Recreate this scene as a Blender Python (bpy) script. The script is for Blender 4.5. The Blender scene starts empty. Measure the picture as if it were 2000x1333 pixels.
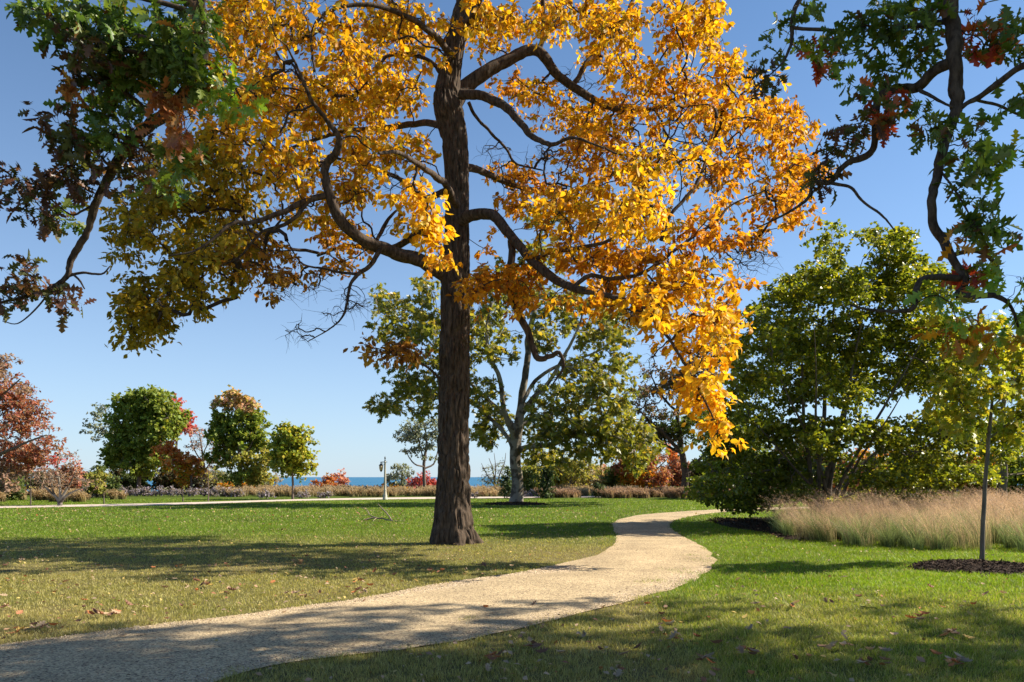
import bpy, math, random
import numpy as np
from mathutils import Vector

random.seed(7)
RS = np.random.RandomState(11)
R = math.radians
S = bpy.context.scene
COL = S.collection

# ------------------------------------------------------------------ camera
F = 1556.0; H = 1.7; HY = 932.0            # focal length in photo pixels, eye height, horizon row
cam = bpy.data.cameras.new('camera'); camo = bpy.data.objects.new('camera', cam); COL.objects.link(camo)
camo.location = (0, 0, H); camo.rotation_euler = (R(90), 0, 0)
cam.sensor_width = 36; cam.lens = 36 * F / 2000.0
cam.shift_y = (HY - 666.5) / 2000.0
cam.clip_end = 200000; cam.clip_start = 0.05
S.camera = camo
# ------------------------------------------------------------------ light
SUN_AZ = R(77.0); SUN_EL = R(39.5)         # azimuth from +Y towards +X
w = bpy.data.worlds.new('World'); S.world = w; w.use_nodes = True
nt = w.node_tree; bg = nt.nodes['Background']
sky = nt.nodes.new('ShaderNodeTexSky'); sky.sky_type = 'NISHITA'; sky.sun_disc = False
sky.sun_elevation = SUN_EL; sky.sun_rotation = SUN_AZ
sky.air_density = 1.0; sky.dust_density = 2.0; sky.ozone_density = 5.0; sky.altitude = 2700
wb = nt.nodes.new('ShaderNodeVectorMath'); wb.operation = 'MULTIPLY'; wb.inputs[1].default_value = (.85, 1.05, 1.07)   # white balance of the sky
nt.links.new(sky.outputs[0], wb.inputs[0]); # moist lake air: the sky pales towards the horizon
tc_ = nt.nodes.new('ShaderNodeTexCoord'); sx = nt.nodes.new('ShaderNodeSeparateXYZ'); nt.links.new(tc_.outputs['Generated'], sx.inputs[0])
m1 = nt.nodes.new('ShaderNodeMath'); m1.operation = 'MULTIPLY'; m1.inputs[1].default_value = -5.0; nt.links.new(sx.outputs[2], m1.inputs[0])
m2 = nt.nodes.new('ShaderNodeMath'); m2.operation = 'EXPONENT'; nt.links.new(m1.outputs[0], m2.inputs[0])
m3 = nt.nodes.new('ShaderNodeMath'); m3.operation = 'MULTIPLY'; m3.inputs[1].default_value = .85; m3.use_clamp = True; nt.links.new(m2.outputs[0], m3.inputs[0])
hz = nt.nodes.new('ShaderNodeMix'); hz.data_type = 'RGBA'; hz.inputs[7].default_value = (3.8, 4.4, 5.0, 1)
nt.links.new(m3.outputs[0], hz.inputs[0]); nt.links.new(wb.outputs[0], hz.inputs[6]); nt.links.new(hz.outputs[2], bg.inputs[0]); bg.inputs[1].default_value = 0.08
sl = bpy.data.lights.new('sun', 'SUN'); so = bpy.data.objects.new('sun', sl); COL.objects.link(so)
sl.energy = 5.0; sl.angle = R(0.53); sl.color = (1.0, 0.90, 0.74)
sd = Vector((math.sin(SUN_AZ) * math.cos(SUN_EL), math.cos(SUN_AZ) * math.cos(SUN_EL), math.sin(SUN_EL)))
so.rotation_euler = sd.to_track_quat('Z', 'Y').to_euler()
so.location = (30, 10, 40)
S.view_settings.view_transform = 'Standard'; S.view_settings.look = 'None'
S.view_settings.exposure = 1.1; S.view_settings.gamma = 1.0
S.render.engine = 'CYCLES'
S.cycles.max_bounces = 8; S.cycles.diffuse_bounces = 4; S.cycles.transmission_bounces = 4

# ------------------------------------------------------------------ helpers
def P(px, py, Y):
    return ((px - 1000.0) / F * Y, Y, H + (HY - py) / F * Y)
def G(px, py):
    Y = H * F / (py - HY)
    return ((px - 1000.0) / F * Y, Y)
def tag(o, label=None, cat=None, group=None, kind=None):
    if label: o['label'] = label
    if cat: o['category'] = cat
    if group: o['group'] = group
    if kind: o['kind'] = kind
    return o
def empty(name, loc, label=None, cat=None, group=None):
    o = bpy.data.objects.new(name, None); COL.objects.link(o); o.location = loc
    o.empty_display_size = 0.2
    return tag(o, label, cat, group)
def link(name, me, m=None, parent=None):
    o = bpy.data.objects.new(name, me); COL.objects.link(o)
    if m: me.materials.append(m)
    if parent:
        o.parent = parent
        o.matrix_parent_inverse = Vector.__class__ and __import__('mathutils').Matrix.Translation(parent.location).inverted()
    return o

class MB:
    """collects numpy geometry with a per-vertex colour, built as ONE mesh"""
    def __init__(s): s.v = []; s.c = []; s.fi = []; s.fs = []; s.n = 0
    def add(s, v, sizes, idx, col=None):
        v = np.asarray(v, np.float32).reshape(-1, 3)
        s.v.append(v); s.fs.append(np.asarray(sizes, np.int32)); s.fi.append(np.asarray(idx, np.int32) + s.n)
        if col is None: col = np.ones((len(v), 3), np.float32)
        col = np.asarray(col, np.float32)
        if col.ndim == 1: col = np.tile(col, (len(v), 1))
        s.c.append(col); s.n += len(v)
    def mesh(s, name, smooth=False):
        me = bpy.data.meshes.new(name)
        if not s.v: return me
        v = np.concatenate(s.v); fs = np.concatenate(s.fs); fi = np.concatenate(s.fi); c = np.concatenate(s.c)
        me.vertices.add(len(v)); me.vertices.foreach_set('co', v.ravel())
        me.loops.add(len(fi)); me.loops.foreach_set('vertex_index', fi)
        me.polygons.add(len(fs))
        st = np.zeros(len(fs), np.int32); st[1:] = np.cumsum(fs)[:-1]
        me.polygons.foreach_set('loop_start', st); me.polygons.foreach_set('loop_total', fs)
        if smooth: me.polygons.foreach_set('use_smooth', np.ones(len(fs), bool))
        at = me.color_attributes.new('col', 'FLOAT_COLOR', 'POINT')
        at.data.foreach_set('color', np.concatenate([c, np.ones((len(c), 1), np.float32)], 1).ravel())
        me.update(calc_edges=True); me.validate()
        return me
    def build(s, name, m, parent=None, smooth=False):
        return link(name, s.mesh(name, smooth), m, parent)

def hashn(i, j, k):
    h = (i * 374761393 + j * 668265263 + k * 2147483647 * 3 + 12345) & 0x7fffffff
    h = ((h ^ (h >> 13)) * 1274126177) & 0x7fffffff
    return ((h ^ (h >> 16)) & 0xffff) / 65535.0
def vnoise(p):
    p = np.asarray(p, np.float64); b = np.floor(p).astype(np.int64); f = p - b; f = f * f * (3 - 2 * f)
    o = 0
    for dx in (0, 1):
        for dy in (0, 1):
            for dz in (0, 1):
                wgt = (f[..., 0] if dx else 1 - f[..., 0]) * (f[..., 1] if dy else 1 - f[..., 1]) * (f[..., 2] if dz else 1 - f[..., 2])
                o = o + wgt * hashn(b[..., 0] + dx, b[..., 1] + dy, b[..., 2] + dz)
    return o
def n2(x, y, sc, seed=0):
    return vnoise(np.stack([x * sc, y * sc, np.zeros_like(x) + seed + .5], -1))

def unit(a):
    return a / np.maximum(np.linalg.norm(a, axis=-1, keepdims=True), 1e-9)
def catmull(pts, n_per=6, loop=False):
    p = np.asarray(pts, float)
    q = np.vstack([2 * p[0] - p[1], p, 2 * p[-1] - p[-2]]); out = []
    for i in range(len(p) - 1):
        a, b, c, d = q[i], q[i + 1], q[i + 2], q[i + 3]
        for t in np.linspace(0, 1, n_per, endpoint=False):
            out.append(.5 * ((2 * b) + (-a + c) * t + (2 * a - 5 * b + 4 * c - d) * t * t + (-a + 3 * b - 3 * c + d) * t ** 3))
    out.append(p[-1]); return np.array(out)

def tubes(mb, pts, rad, sides=5, col=None):
    """pts (M,K,3), rad (M,K): M tubes in one go"""
    pts = np.asarray(pts, float); rad = np.asarray(rad, float); M, K, _ = pts.shape
    t = unit(np.gradient(pts, axis=1))
    ref = np.where(np.abs(t[:, :1, 2:3]) > .9, np.array([1., 0, 0]), np.array([0, 0, 1.]))
    ref = np.broadcast_to(ref, t.shape)
    u = unit(np.cross(t, ref)); v = np.cross(t, u)
    a = np.linspace(0, 2 * np.pi, sides, endpoint=False)
    ring = pts[:, :, None] + rad[:, :, None, None] * (u[:, :, None] * np.cos(a)[:, None] + v[:, :, None] * np.sin(a)[:, None])
    V = ring.reshape(-1, 3)
    m, k, s = np.meshgrid(np.arange(M), np.arange(K - 1), np.arange(sides), indexing='ij')
    base = m * K * sides + k * sides; s2 = (s + 1) % sides
    q = np.stack([base + s, base + s2, base + sides + s2, base + sides + s], -1).reshape(-1)
    mb.add(V, np.full(M * (K - 1) * sides, 4), q, col)

def hitube(mb, pts, rad, sides, step, amp=0.0, ridge=0.05, flare=0, cap=True, wob=0.0, knots=()):
    """one smooth tapering limb with furrowed bark in the geometry"""
    d = catmull(np.hstack([np.asarray(pts, float), np.asarray(rad, float)[:, None]]), 12)
    p, r = d[:, :3], np.maximum(d[:, 3], .002)
    seg = np.linalg.norm(np.diff(p, axis=0), axis=1); s = np.concatenate([[0], np.cumsum(seg)])
    n = max(4, int(s[-1] / step)); ss = np.linspace(0, s[-1], n)
    p = np.stack([np.interp(ss, s, p[:, i]) for i in range(3)], 1); r = np.interp(ss, s, r)
    if wob:
        for i in range(3): p[:, i] += wob * r * 2 * ((vnoise(np.stack([ss * 2.3 / max(.3, s[-1] / 6), ss * 0 + i * 7.7, ss * 0 + p[0, 0]], -1)) - .5) + .75 * (vnoise(np.stack([ss / np.maximum(5 * r, .05) * 1.0, ss * 0 + i * 3.3 + 50, ss * 0 + p[0, 0]], -1)) - .5))
    t = unit(np.gradient(p, axis=0))
    u = np.zeros_like(p); ref = np.array([0, 1., 0]) if abs(t[0, 1]) < .8 else np.array([1., 0, 0])
    u[0] = unit(np.cross(np.cross(t[0], ref), t[0]))
    for i in range(1, n): u[i] = unit(u[i - 1] - t[i] * np.dot(u[i - 1], t[i]))
    v = np.cross(t, u); a = np.linspace(0, 2 * np.pi, sides, endpoint=False)
    A, SS = np.meshgrid(a, ss); rr = np.repeat(r[:, None], sides, 1)
    if flare:
        hz = np.clip(1 - SS / flare, 0, 1) ** 2
        rr = rr * (1 + hz * (.42 * np.maximum(0, np.cos(A * 5 + 1.2)) + .18 * np.maximum(0, np.cos(A * 3 + .3)) + .1 * np.sin(A * 8)))
    for (ks, ka, kr, kh) in knots:
        da = np.angle(np.exp(1j * (A - ka))); rr = rr + kh * np.exp(-((SS - ks) ** 2 + (da * rr) ** 2) / kr ** 2)
    if amp:
        cx, cy = np.cos(A) * r.mean() / ridge, np.sin(A) * r.mean() / ridge
        z = SS / ridge * .17
        wx = vnoise(np.stack([cx * .35, cy * .35, z * 1.2 + 9], -1)) - .5
        wy = vnoise(np.stack([cx * .35 + 31, cy * .35, z * 1.2], -1)) - .5
        n1 = vnoise(np.stack([cx + wx * 2.4, cy + wy * 2.4, z], -1))
        n3 = vnoise(np.stack([cx * 2.3, cy * 2.3 + 5, z * 5], -1))
        rid = np.abs(2 * n1 - 1)
        rr = rr + amp * (np.clip(rid * 2.1, 0, 1) - .75 + .35 * (n3 - .5)) * np.clip(rr / r.max() + .25, .3, 1)
        rr = rr * (1 + .10 * (vnoise(np.stack([np.cos(A) * 1.3, np.sin(A) * 1.3, SS * .8], -1)) - .5))
    ring = p[:, None] + rr[..., None] * (u[:, None] * np.cos(A)[..., None] + v[:, None] * np.sin(A)[..., None])
    k, q = np.meshgrid(np.arange(n - 1), np.arange(sides), indexing='ij'); q2 = (q + 1) % sides
    idx = np.stack([k * sides + q, k * sides + q2, (k + 1) * sides + q2, (k + 1) * sides + q], -1).reshape(-1)
    fs = np.full((n - 1) * sides, 4)
    if cap:
        idx = np.concatenate([idx, (n - 1) * sides + np.arange(sides)]); fs = np.concatenate([fs, [sides]])
    mb.add(ring.reshape(-1, 3), fs, idx)
    return p, r

# ------------------------------------------------------------------ materials
def mat(name):
    m = bpy.data.materials.new(name); m.use_nodes = True; m.node_tree.nodes.clear()
    return m, m.node_tree.nodes, m.node_tree.links
def nd(N, t, **k):
    n = N.new(t)
    for a, b in k.items(): setattr(n, a, b)
    return n
def leaf_mat(name, trans=.45, rough=.45, boost=(1.25, 1.15, .6), spec=.4):
    m, N, L = mat(name)
    at = nd(N, 'ShaderNodeAttribute', attribute_name='col')
    pr = nd(N, 'ShaderNodeBsdfPrincipled'); pr.inputs['Roughness'].default_value = rough
    pr.inputs['Specular IOR Level'].default_value = spec
    tr = nd(N, 'ShaderNodeBsdfTranslucent')
    mu = nd(N, 'ShaderNodeVectorMath', operation='MULTIPLY'); mu.inputs[1].default_value = boost
    mx = nd(N, 'ShaderNodeMixShader'); mx.inputs[0].default_value = trans
    o = nd(N, 'ShaderNodeOutputMaterial')
    no = nd(N, 'ShaderNodeTexNoise'); no.inputs['Scale'].default_value = 30
    hs = nd(N, 'ShaderNodeHueSaturation'); mr = nd(N, 'ShaderNodeMapRange'); mr.inputs[3].default_value = .75; mr.inputs[4].default_value = 1.25
    tc = nd(N, 'ShaderNodeTexCoord'); L.new(tc.outputs['Object'], no.inputs['Vector'])
    L.new(no.outputs[0], mr.inputs[0]); L.new(mr.outputs[0], hs.inputs['Value']); L.new(at.outputs['Color'], hs.inputs['Color'])
    L.new(hs.outputs[0], pr.inputs['Base Color']); L.new(hs.outputs[0], mu.inputs[0]); L.new(mu.outputs[0], tr.inputs['Color'])
    L.new(pr.outputs[0], mx.inputs[1]); L.new(tr.outputs[0], mx.inputs[2]); L.new(mx.outputs[0], o.inputs[0])
    return m
def bark_mat(name, c1, c2, scale=6, stretch=.15, bump=.6, dist=.02, blotch=None):
    m, N, L = mat(name)
    tc = nd(N, 'ShaderNodeTexCoord'); mp = nd(N, 'ShaderNodeMapping'); mp.inputs['Scale'].default_value = (1, 1, stretch)
    n1 = nd(N, 'ShaderNodeTexNoise'); n1.inputs['Scale'].default_value = scale; n1.inputs['Detail'].default_value = 8; n1.inputs['Roughness'].default_value = .7
    L.new(tc.outputs['Object'], mp.inputs[0]); L.new(mp.outputs[0], n1.inputs['Vector'])
    cr = nd(N, 'ShaderNodeValToRGB'); cr.color_ramp.elements[0].position = .35; cr.color_ramp.elements[1].position = .68
    cr.color_ramp.elements[0].color = (*c1, 1); cr.color_ramp.elements[1].color = (*c2, 1)
    L.new(n1.outputs[0], cr.inputs[0]); out = cr.outputs[0]
    if blotch:
        n2_ = nd(N, 'ShaderNodeTexNoise'); n2_.inputs['Scale'].default_value = 1.6; n2_.inputs['Detail'].default_value = 4
        L.new(tc.outputs['Object'], n2_.inputs['Vector'])
        r2 = nd(N, 'ShaderNodeValToRGB'); r2.color_ramp.elements[0].position = .48; r2.color_ramp.elements[1].position = .54
        mx = nd(N, 'ShaderNodeMix', data_type='RGBA'); mx.inputs[7].default_value = (*blotch, 1)
        L.new(n2_.outputs[0], r2.inputs[0]); L.new(r2.outputs[0], mx.inputs[0]); L.new(out, mx.inputs[6]); out = mx.outputs[2]
    pr = nd(N, 'ShaderNodeBsdfPrincipled'); pr.inputs['Roughness'].default_value = .9; pr.inputs['Specular IOR Level'].default_value = .2
    bp = nd(N, 'ShaderNodeBump'); bp.inputs['Strength'].default_value = bump; bp.inputs['Distance'].default_value = dist
    o = nd(N, 'ShaderNodeOutputMaterial')
    L.new(n1.outputs[0], bp.inputs['Height']); L.new(bp.outputs[0], pr.inputs['Normal']); L.new(out, pr.inputs['Base Color']); L.new(pr.outputs[0], o.inputs[0])
    return m
def plain(name, c, rough=.6, metal=0, var=.15, scale=20, bump=.1, spec=.5):
    m, N, L = mat(name)
    pr = nd(N, 'ShaderNodeBsdfPrincipled'); pr.inputs['Roughness'].default_value = rough; pr.inputs['Metallic'].default_value = metal
    pr.inputs['Specular IOR Level'].default_value = spec
    no = nd(N, 'ShaderNodeTexNoise'); no.inputs['Scale'].default_value = scale; no.inputs['Detail'].default_value = 6
    tc = nd(N, 'ShaderNodeTexCoord'); L.new(tc.outputs['Object'], no.inputs['Vector'])
    mr = nd(N, 'ShaderNodeMapRange'); mr.inputs[3].default_value = 1 - var; mr.inputs[4].default_value = 1 + var
    mu = nd(N, 'ShaderNodeVectorMath', operation='SCALE'); mu.inputs[0].default_value = c
    L.new(no.outputs[0], mr.inputs[0]); L.new(mr.outputs[0], mu.inputs['Scale']); L.new(mu.outputs[0], pr.inputs['Base Color'])
    bp = nd(N, 'ShaderNodeBump'); bp.inputs['Strength'].default_value = bump; bp.inputs['Distance'].default_value = .02
    L.new(no.outputs[0], bp.inputs['Height']); L.new(bp.outputs[0], pr.inputs['Normal'])
    o = nd(N, 'ShaderNodeOutputMaterial'); L.new(pr.outputs[0], o.inputs[0])
    return m
def attr_mat(name, rough=.9, n_scale=40, lo=.7, hi=1.3, bump=.3, dist=.02):
    m, N, L = mat(name)
    at = nd(N, 'ShaderNodeAttribute', attribute_name='col')
    pr = nd(N, 'ShaderNodeBsdfPrincipled'); pr.inputs['Roughness'].default_value = rough; pr.inputs['Specular IOR Level'].default_value = .15
    no = nd(N, 'ShaderNodeTexNoise'); no.inputs['Scale'].default_value = n_scale; no.inputs['Detail'].default_value = 7; no.inputs['Roughness'].default_value = .7
    tc = nd(N, 'ShaderNodeTexCoord'); L.new(tc.outputs['Object'], no.inputs['Vector'])
    mr = nd(N, 'ShaderNodeMapRange'); mr.inputs[1].default_value = .3; mr.inputs[2].default_value = .7; mr.inputs[3].default_value = lo; mr.inputs[4].default_value = hi
    mu = nd(N, 'ShaderNodeVectorMath', operation='SCALE')
    L.new(no.outputs[0], mr.inputs[0]); L.new(mr.outputs[0], mu.inputs['Scale']); L.new(at.outputs['Color'], mu.inputs[0]); L.new(mu.outputs[0], pr.inputs['Base Color'])
    bp = nd(N, 'ShaderNodeBump'); bp.inputs['Strength'].default_value = bump; bp.inputs['Distance'].default_value = dist
    L.new(no.outputs[0], bp.inputs['Height']); L.new(bp.outputs[0], pr.inputs['Normal'])
    o = nd(N, 'ShaderNodeOutputMaterial'); L.new(pr.outputs[0], o.inputs[0])
    return m

M_GOLD = leaf_mat('golden_leaf', .5, .55, (1.2, 1.1, .7), .28)
M_OAK = leaf_mat('oak_leaf', .42, .4, (1.3, 1.35, .6), .5)
M_GREEN = leaf_mat('green_leaf', .46, .38, (1.4, 1.28, .6), .5)
M_FAR = leaf_mat('far_leaf', .4, .55, (1.2, 1.15, .7), .25)
M_GRASS = leaf_mat('grass_blade', .4, .5, (1.2, 1.2, .6), .3)
M_REED = leaf_mat('tall_grass', .4, .6, (1.1, 1.05, .8), .2)
M_DRY = leaf_mat('dry_leaf', .2, .7, (1.1, 1.0, .8), .2)
M_BARK = bark_mat('furrowed_bark', (.018, .012, .008), (.135, .098, .070), 16, .2, .8, .02)
M_BARK_OAK = bark_mat('oak_bark', (.03, .02, .015), (.12, .088, .065), 18, .3, .8, .015)
M_TWIG = plain('twig_bark', (.05, .036, .028), .9, 0, .3, 30, .3, .2)
M_SYC = bark_mat('pale_blotched_bark', (.06, .048, .038), (.15, .125, .095), 5, .4, .5, .02, (.25, .225, .185))
M_GREYBARK = bark_mat('grey_bark', (.07, .058, .05), (.19, .165, .14), 8, .3, .5, .02)
M_FARBARK = plain('far_bark', (.14, .11, .09), .9, 0, .3, 4, .3, .2)

# ------------------------------------------------------------------ leaf shapes
def T_oval(w=.26):
    v = [(0, 0, 0), (.3, w * .75, .03), (.65, w, 0), (1, 0, -.16), (.3, -w * .75, .03), (.65, -w, 0), (.3, 0, -.03), (.65, 0, -.08)]
    f = [(0, 6, 1), (0, 4, 6), (1, 6, 7, 2), (6, 4, 5, 7), (2, 7, 3), (7, 5, 3)]
    return np.array(v, float), f
def T_diamond(w=.33):
    v = [(0, 0, 0), (.5, w, .06), (1, 0, -.1), (.5, -w, .06), (.5, 0, -.03)]
    return np.array(v, float), [(0, 4, 1), (0, 3, 4), (1, 4, 2), (4, 3, 2)]
def T_lobed(kind):
    if kind == 'oak': side = [(.18, .04), (.24, .17), (.32, .055), (.46, .30), (.53, .07), (.70, .32), (.76, .09), (.88, .17)]
    else: side = [(.05, .12), (-.05, .38), (.22, .24), (.42, .50), (.48, .22), (.72, .28), (.70, .12)]
    n = len(side); v = [(0, 0, 0), (1, 0, -.10), (.55, 0, -.03)] + [(x, y, .22 * y - .1 * x * x) for x, y in side] + [(x, -y, .22 * y - .1 * x * x) for x, y in side]
    f = [tuple([0, 2, 1] + [3 + i for i in range(n - 1, -1, -1)]), tuple([1, 2, 0] + [3 + n + i for i in range(n)])]
    return np.array(v, float), f
def place(mb, T, pos, ax, nrm, size, col, curl=None):
    v, f = T; N = len(pos)
    ax = unit(ax); n = unit(nrm - ax * np.sum(nrm * ax, 1, keepdims=True)); b = np.cross(n, ax)
    t = v[None] * size[:, None, None]
    if curl is not None:
        t = t.copy(); t[:, :, 2] += curl[:, None] * size[:, None] * (v[None, :, 0] - .4) ** 2 + curl[:, None] * size[:, None] * 1.3 * v[None, :, 1] ** 2
    V = pos[:, None] + t[:, :, 0:1] * ax[:, None] + t[:, :, 1:2] * b[:, None] + t[:, :, 2:3] * n[:, None]
    fs = np.array([len(q) for q in f]); fi = np.concatenate([np.array(q) for q in f])
    idx = (fi[None] + (np.arange(N) * len(v))[:, None]).reshape(-1)
    mb.add(V.reshape(-1, 3), np.tile(fs, N), idx, np.repeat(col, len(v), 0))

# ------------------------------------------------------------------ palettes (leaf colours; olive also carries shade of the main crown's left side)
PAL = {
 'gold': [((.71, .415, .012), 5), ((.76, .50, .025), 2.5), ((.58, .27, .012), 3), ((.34, .17, .03), 1), ((.40, .32, .02), 1)],
 'bright': [((.80, .50, .02), 6), ((.80, .56, .05), 2), ((.68, .36, .015), 2)],
 'orange': [((.62, .28, .015), 5), ((.68, .38, .02), 3), ((.38, .15, .015), 2)],
 'amber': [((.66, .34, .015), 5), ((.72, .44, .02), 3), ((.46, .19, .02), 3)],
 'olive': [((.36, .26, .02), 5), ((.46, .31, .02), 3), ((.24, .22, .02), 2), ((.56, .36, .02), 1)],
 'brown': [((.38, .18, .03), 4), ((.50, .28, .04), 3), ((.24, .11, .03), 3)],
 'oakgreen': [((.09, .15, .028), 6), ((.14, .20, .035), 3), ((.17, .20, .05), 1), ((.16, .07, .025), .6)],
 'oakdark': [((.09, .095, .035), 4), ((.13, .06, .04), 4), ((.15, .08, .04), 1)],
 'oakrust': [((.42, .15, .05), 4), ((.32, .10, .04), 2), ((.50, .24, .08), 2)],
 'oakred': [((.42, .05, .03), 4), ((.50, .12, .03), 3), ((.15, .13, .03), 2)],
 'oaklight': [((.20, .32, .035), 4), ((.30, .38, .035), 3), ((.42, .34, .03), 1)],
 'oakorange': [((.58, .26, .02), 4), ((.44, .15, .02), 3), ((.28, .27, .03), 3)],
 'syc': [((.19, .21, .035), 4), ((.27, .26, .04), 4), ((.42, .32, .05), 1.2), ((.12, .14, .03), 2)],
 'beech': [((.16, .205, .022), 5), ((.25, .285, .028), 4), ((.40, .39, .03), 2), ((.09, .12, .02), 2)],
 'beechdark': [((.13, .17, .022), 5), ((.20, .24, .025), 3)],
 'maple': [((.18, .24, .035), 5), ((.25, .30, .045), 3), ((.34, .33, .05), 1)],
 'mapleyel': [((.32, .35, .035), 4), ((.48, .41, .045), 3), ((.22, .28, .035), 3)],
 'maplepink': [((.55, .32, .20), 4), ((.46, .32, .10), 3), ((.24, .24, .06), 3)],
 'red': [((.52, .10, .10), 4), ((.42, .07, .07), 3), ((.55, .20, .12), 2)],
 'rustred': [((.36, .13, .07), 4), ((.29, .085, .055), 3), ((.36, .22, .12), 3)],
 'orangered': [((.64, .24, .06), 4), ((.54, .16, .05), 3), ((.52, .32, .07), 2)],
 'pink': [((.60, .28, .24), 4), ((.58, .34, .20), 3), ((.50, .18, .15), 2)],
 'grey': [((.24, .27, .19), 4), ((.31, .33, .24), 3), ((.17, .20, .13), 3)],
 'brownpink': [((.36, .23, .17), 4), ((.28, .18, .13), 3), ((.42, .27, .19), 2)],
 'oakpurple': [((.20, .12, .08), 4), ((.13, .12, .04), 4), ((.26, .14, .08), 2)],
 'yelgreen': [((.32, .31, .06), 4), ((.23, .25, .045), 3), ((.44, .36, .08), 2)],
 'conifer': [((.055, .085, .035), 4), ((.085, .12, .045), 3)],
 'conifer2': [((.13, .17, .04), 4), ((.09, .12, .035), 3)],
 'tan': [((.46, .36, .20), 4), ((.36, .29, .16), 3)],
 'aster': [((.34, .29, .36), 4), ((.42, .36, .48), 3), ((.24, .20, .19), 4), ((.19, .19, .11), 2)],
 'hedge': [((.15, .19, .045), 4), ((.20, .24, .06), 3)],
 'darkwood': [((.08, .085, .035), 4), ((.16, .085, .045), 2)],
}
def pick(pal, n, rs, clumps=None):
    p = PAL[pal]; wt = np.array([q[1] for q in p], float); wt /= wt.sum()
    c = np.array([q[0] for q in p])[rs.choice(len(p), n, p=wt)]
    return c * rs.uniform(.78, 1.22, (n, 1)) * rs.uniform(.94, 1.06, (n, 3))

# ------------------------------------------------------------------ tree growth
def grow(att, seeds, srad, rs, K=5, tip=.004, expo=.45, bend=.12, pathw=.25):
    """joins every leaf cluster to the nearest wood by curved branches that merge into each other"""
    ns = len(seeds); N = len(att)
    cap = ns + N * (K - 1); pos = np.zeros((cap, 3)); par = np.full(cap, -1); L = np.zeros(cap)
    pos[:ns] = seeds; cnt = ns; chains = np.zeros((N, K), int)
    d0 = np.array([np.min(np.sum((seeds - a) ** 2, 1)) for a in att]); order = np.argsort(d0)
    sr = np.asarray(srad)
    for ci, i in enumerate(order):
        a = att[i]; dv = pos[:cnt] - a; d = np.sqrt((dv ** 2).sum(1))
        cost = d + pathw * L[:cnt]
        cost[:ns] += .25 * (sr > .12)
        j = int(np.argmin(cost)); p0 = pos[j]; dist = d[j]
        if par[j] >= 0: pd = unit(pos[j] - pos[par[j]])
        else: pd = unit((a - p0) + np.array([0, 0, .6 * dist]))
        c1 = p0 + (pd * .35 + unit(rs.normal(size=3)) * bend * 1.4) * dist + (a - p0) * .05
        c2 = a - unit(a - p0) * dist * .3 + unit(rs.normal(size=3)) * bend * dist + np.array([0, 0, .06 * dist])
        t = np.linspace(0, 1, K)[1:, None]
        c = (1 - t) ** 3 * p0 + 3 * (1 - t) ** 2 * t * c1 + 3 * (1 - t) * t ** 2 * c2 + t ** 3 * a
        c[:-1] += rs.normal(size=(K - 2, 3)) * .035 * dist
        ids = np.arange(cnt, cnt + K - 1); pos[ids] = c; par[ids[0]] = j; par[ids[1:]] = ids[:-1]
        L[ids] = L[j] + dist * t[:, 0]; chains[ci, 0] = j; chains[ci, 1:] = ids; cnt += K - 1
    wgt = np.zeros(cnt)
    wgt[chains[:, -1]] = 1
    for k in range(cnt - 1, ns - 1, -1):
        if par[k] >= ns: wgt[par[k]] += wgt[k]
    rad = tip * np.maximum(wgt, 1) ** expo
    cr = rad[chains]; st = cr[:, 1].copy(); cr[:, 0] = st * 1.08
    return pos[chains], cr, order

def blob(n, cx, cy, rx, ry, Y, dy, dr, rs, shell=.45):
    v = unit(rs.normal(size=(n, 3))); r = rs.uniform(0, 1, n) ** shell
    v = v * r[:, None]
    Yv = Y + dy + v[:, 1] * dr
    px = cx + v[:, 0] * rx; py = cy - v[:, 2] * ry
    return np.stack([(px - 1000) / F * Yv, Yv, H + (HY - py) / F * Yv], 1)

def leaves(mb, T, att, pals, n, rs, size, spread, droop=.5, tw=None, twr=.004, ntw=3, up=.9, flat=1.0, var=.3, sunw=.0, sz=None):
    """twiglets fan out of each cluster centre and carry the leaves"""
    A = len(att)
    td = unit(rs.normal(size=(A, ntw, 3)) * np.array([1, 1, .55 * flat]))
    tl = spread * rs.uniform(.6, 1.25, (A, ntw, 1)); te = att[:, None] + td * tl - np.array([0, 0, 1]) * droop * .35 * tl
    if tw is not None:
        mid = att[:, None] * .5 + te * .5 + rs.normal(size=te.shape) * .06 * spread + np.array([0, 0, .05 * spread])
        pt = np.stack([np.broadcast_to(att[:, None], te.shape), mid, te], 2).reshape(-1, 3, 3)
        tubes(tw, pt, np.tile([twr, twr * .8, twr * .4], (len(pt), 1)), 3)
    upal = sorted(set(pals))
    pals = np.array(pals)
    for pl in upal:
        if pl == 'none': continue
        ii = np.where(pals == pl)[0]
        if len(ii) == 0: continue
        c = np.repeat(ii, n); t = rs.randint(0, ntw, len(c)); u = rs.uniform(.25, 1.08, (len(c), 1))
        pos = att[c] * (1 - u) + te[c, t] * u + rs.normal(size=(len(c), 3)) * spread * .13
        ax = unit(td[c, t] * .5 + rs.normal(size=(len(c), 3)) * .65) - np.array([0, 0, droop])
        nr = rs.normal(size=(len(c), 3)) * .55 + np.array([sd.x * sunw, sd.y * sunw, up])
        sz_ = size * rs.uniform(1 - var, 1 + var, len(c))
        if sz is not None: sz_ = sz_ * sz[c]
        cl = pick(pl, len(c), rs); tint = rs.uniform(.85, 1.15, (A, 1)); cl = cl * tint[c]
        place(mb, T, pos, ax, nr, sz_, cl, rs.uniform(-1.1, .7, len(c)))

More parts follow.
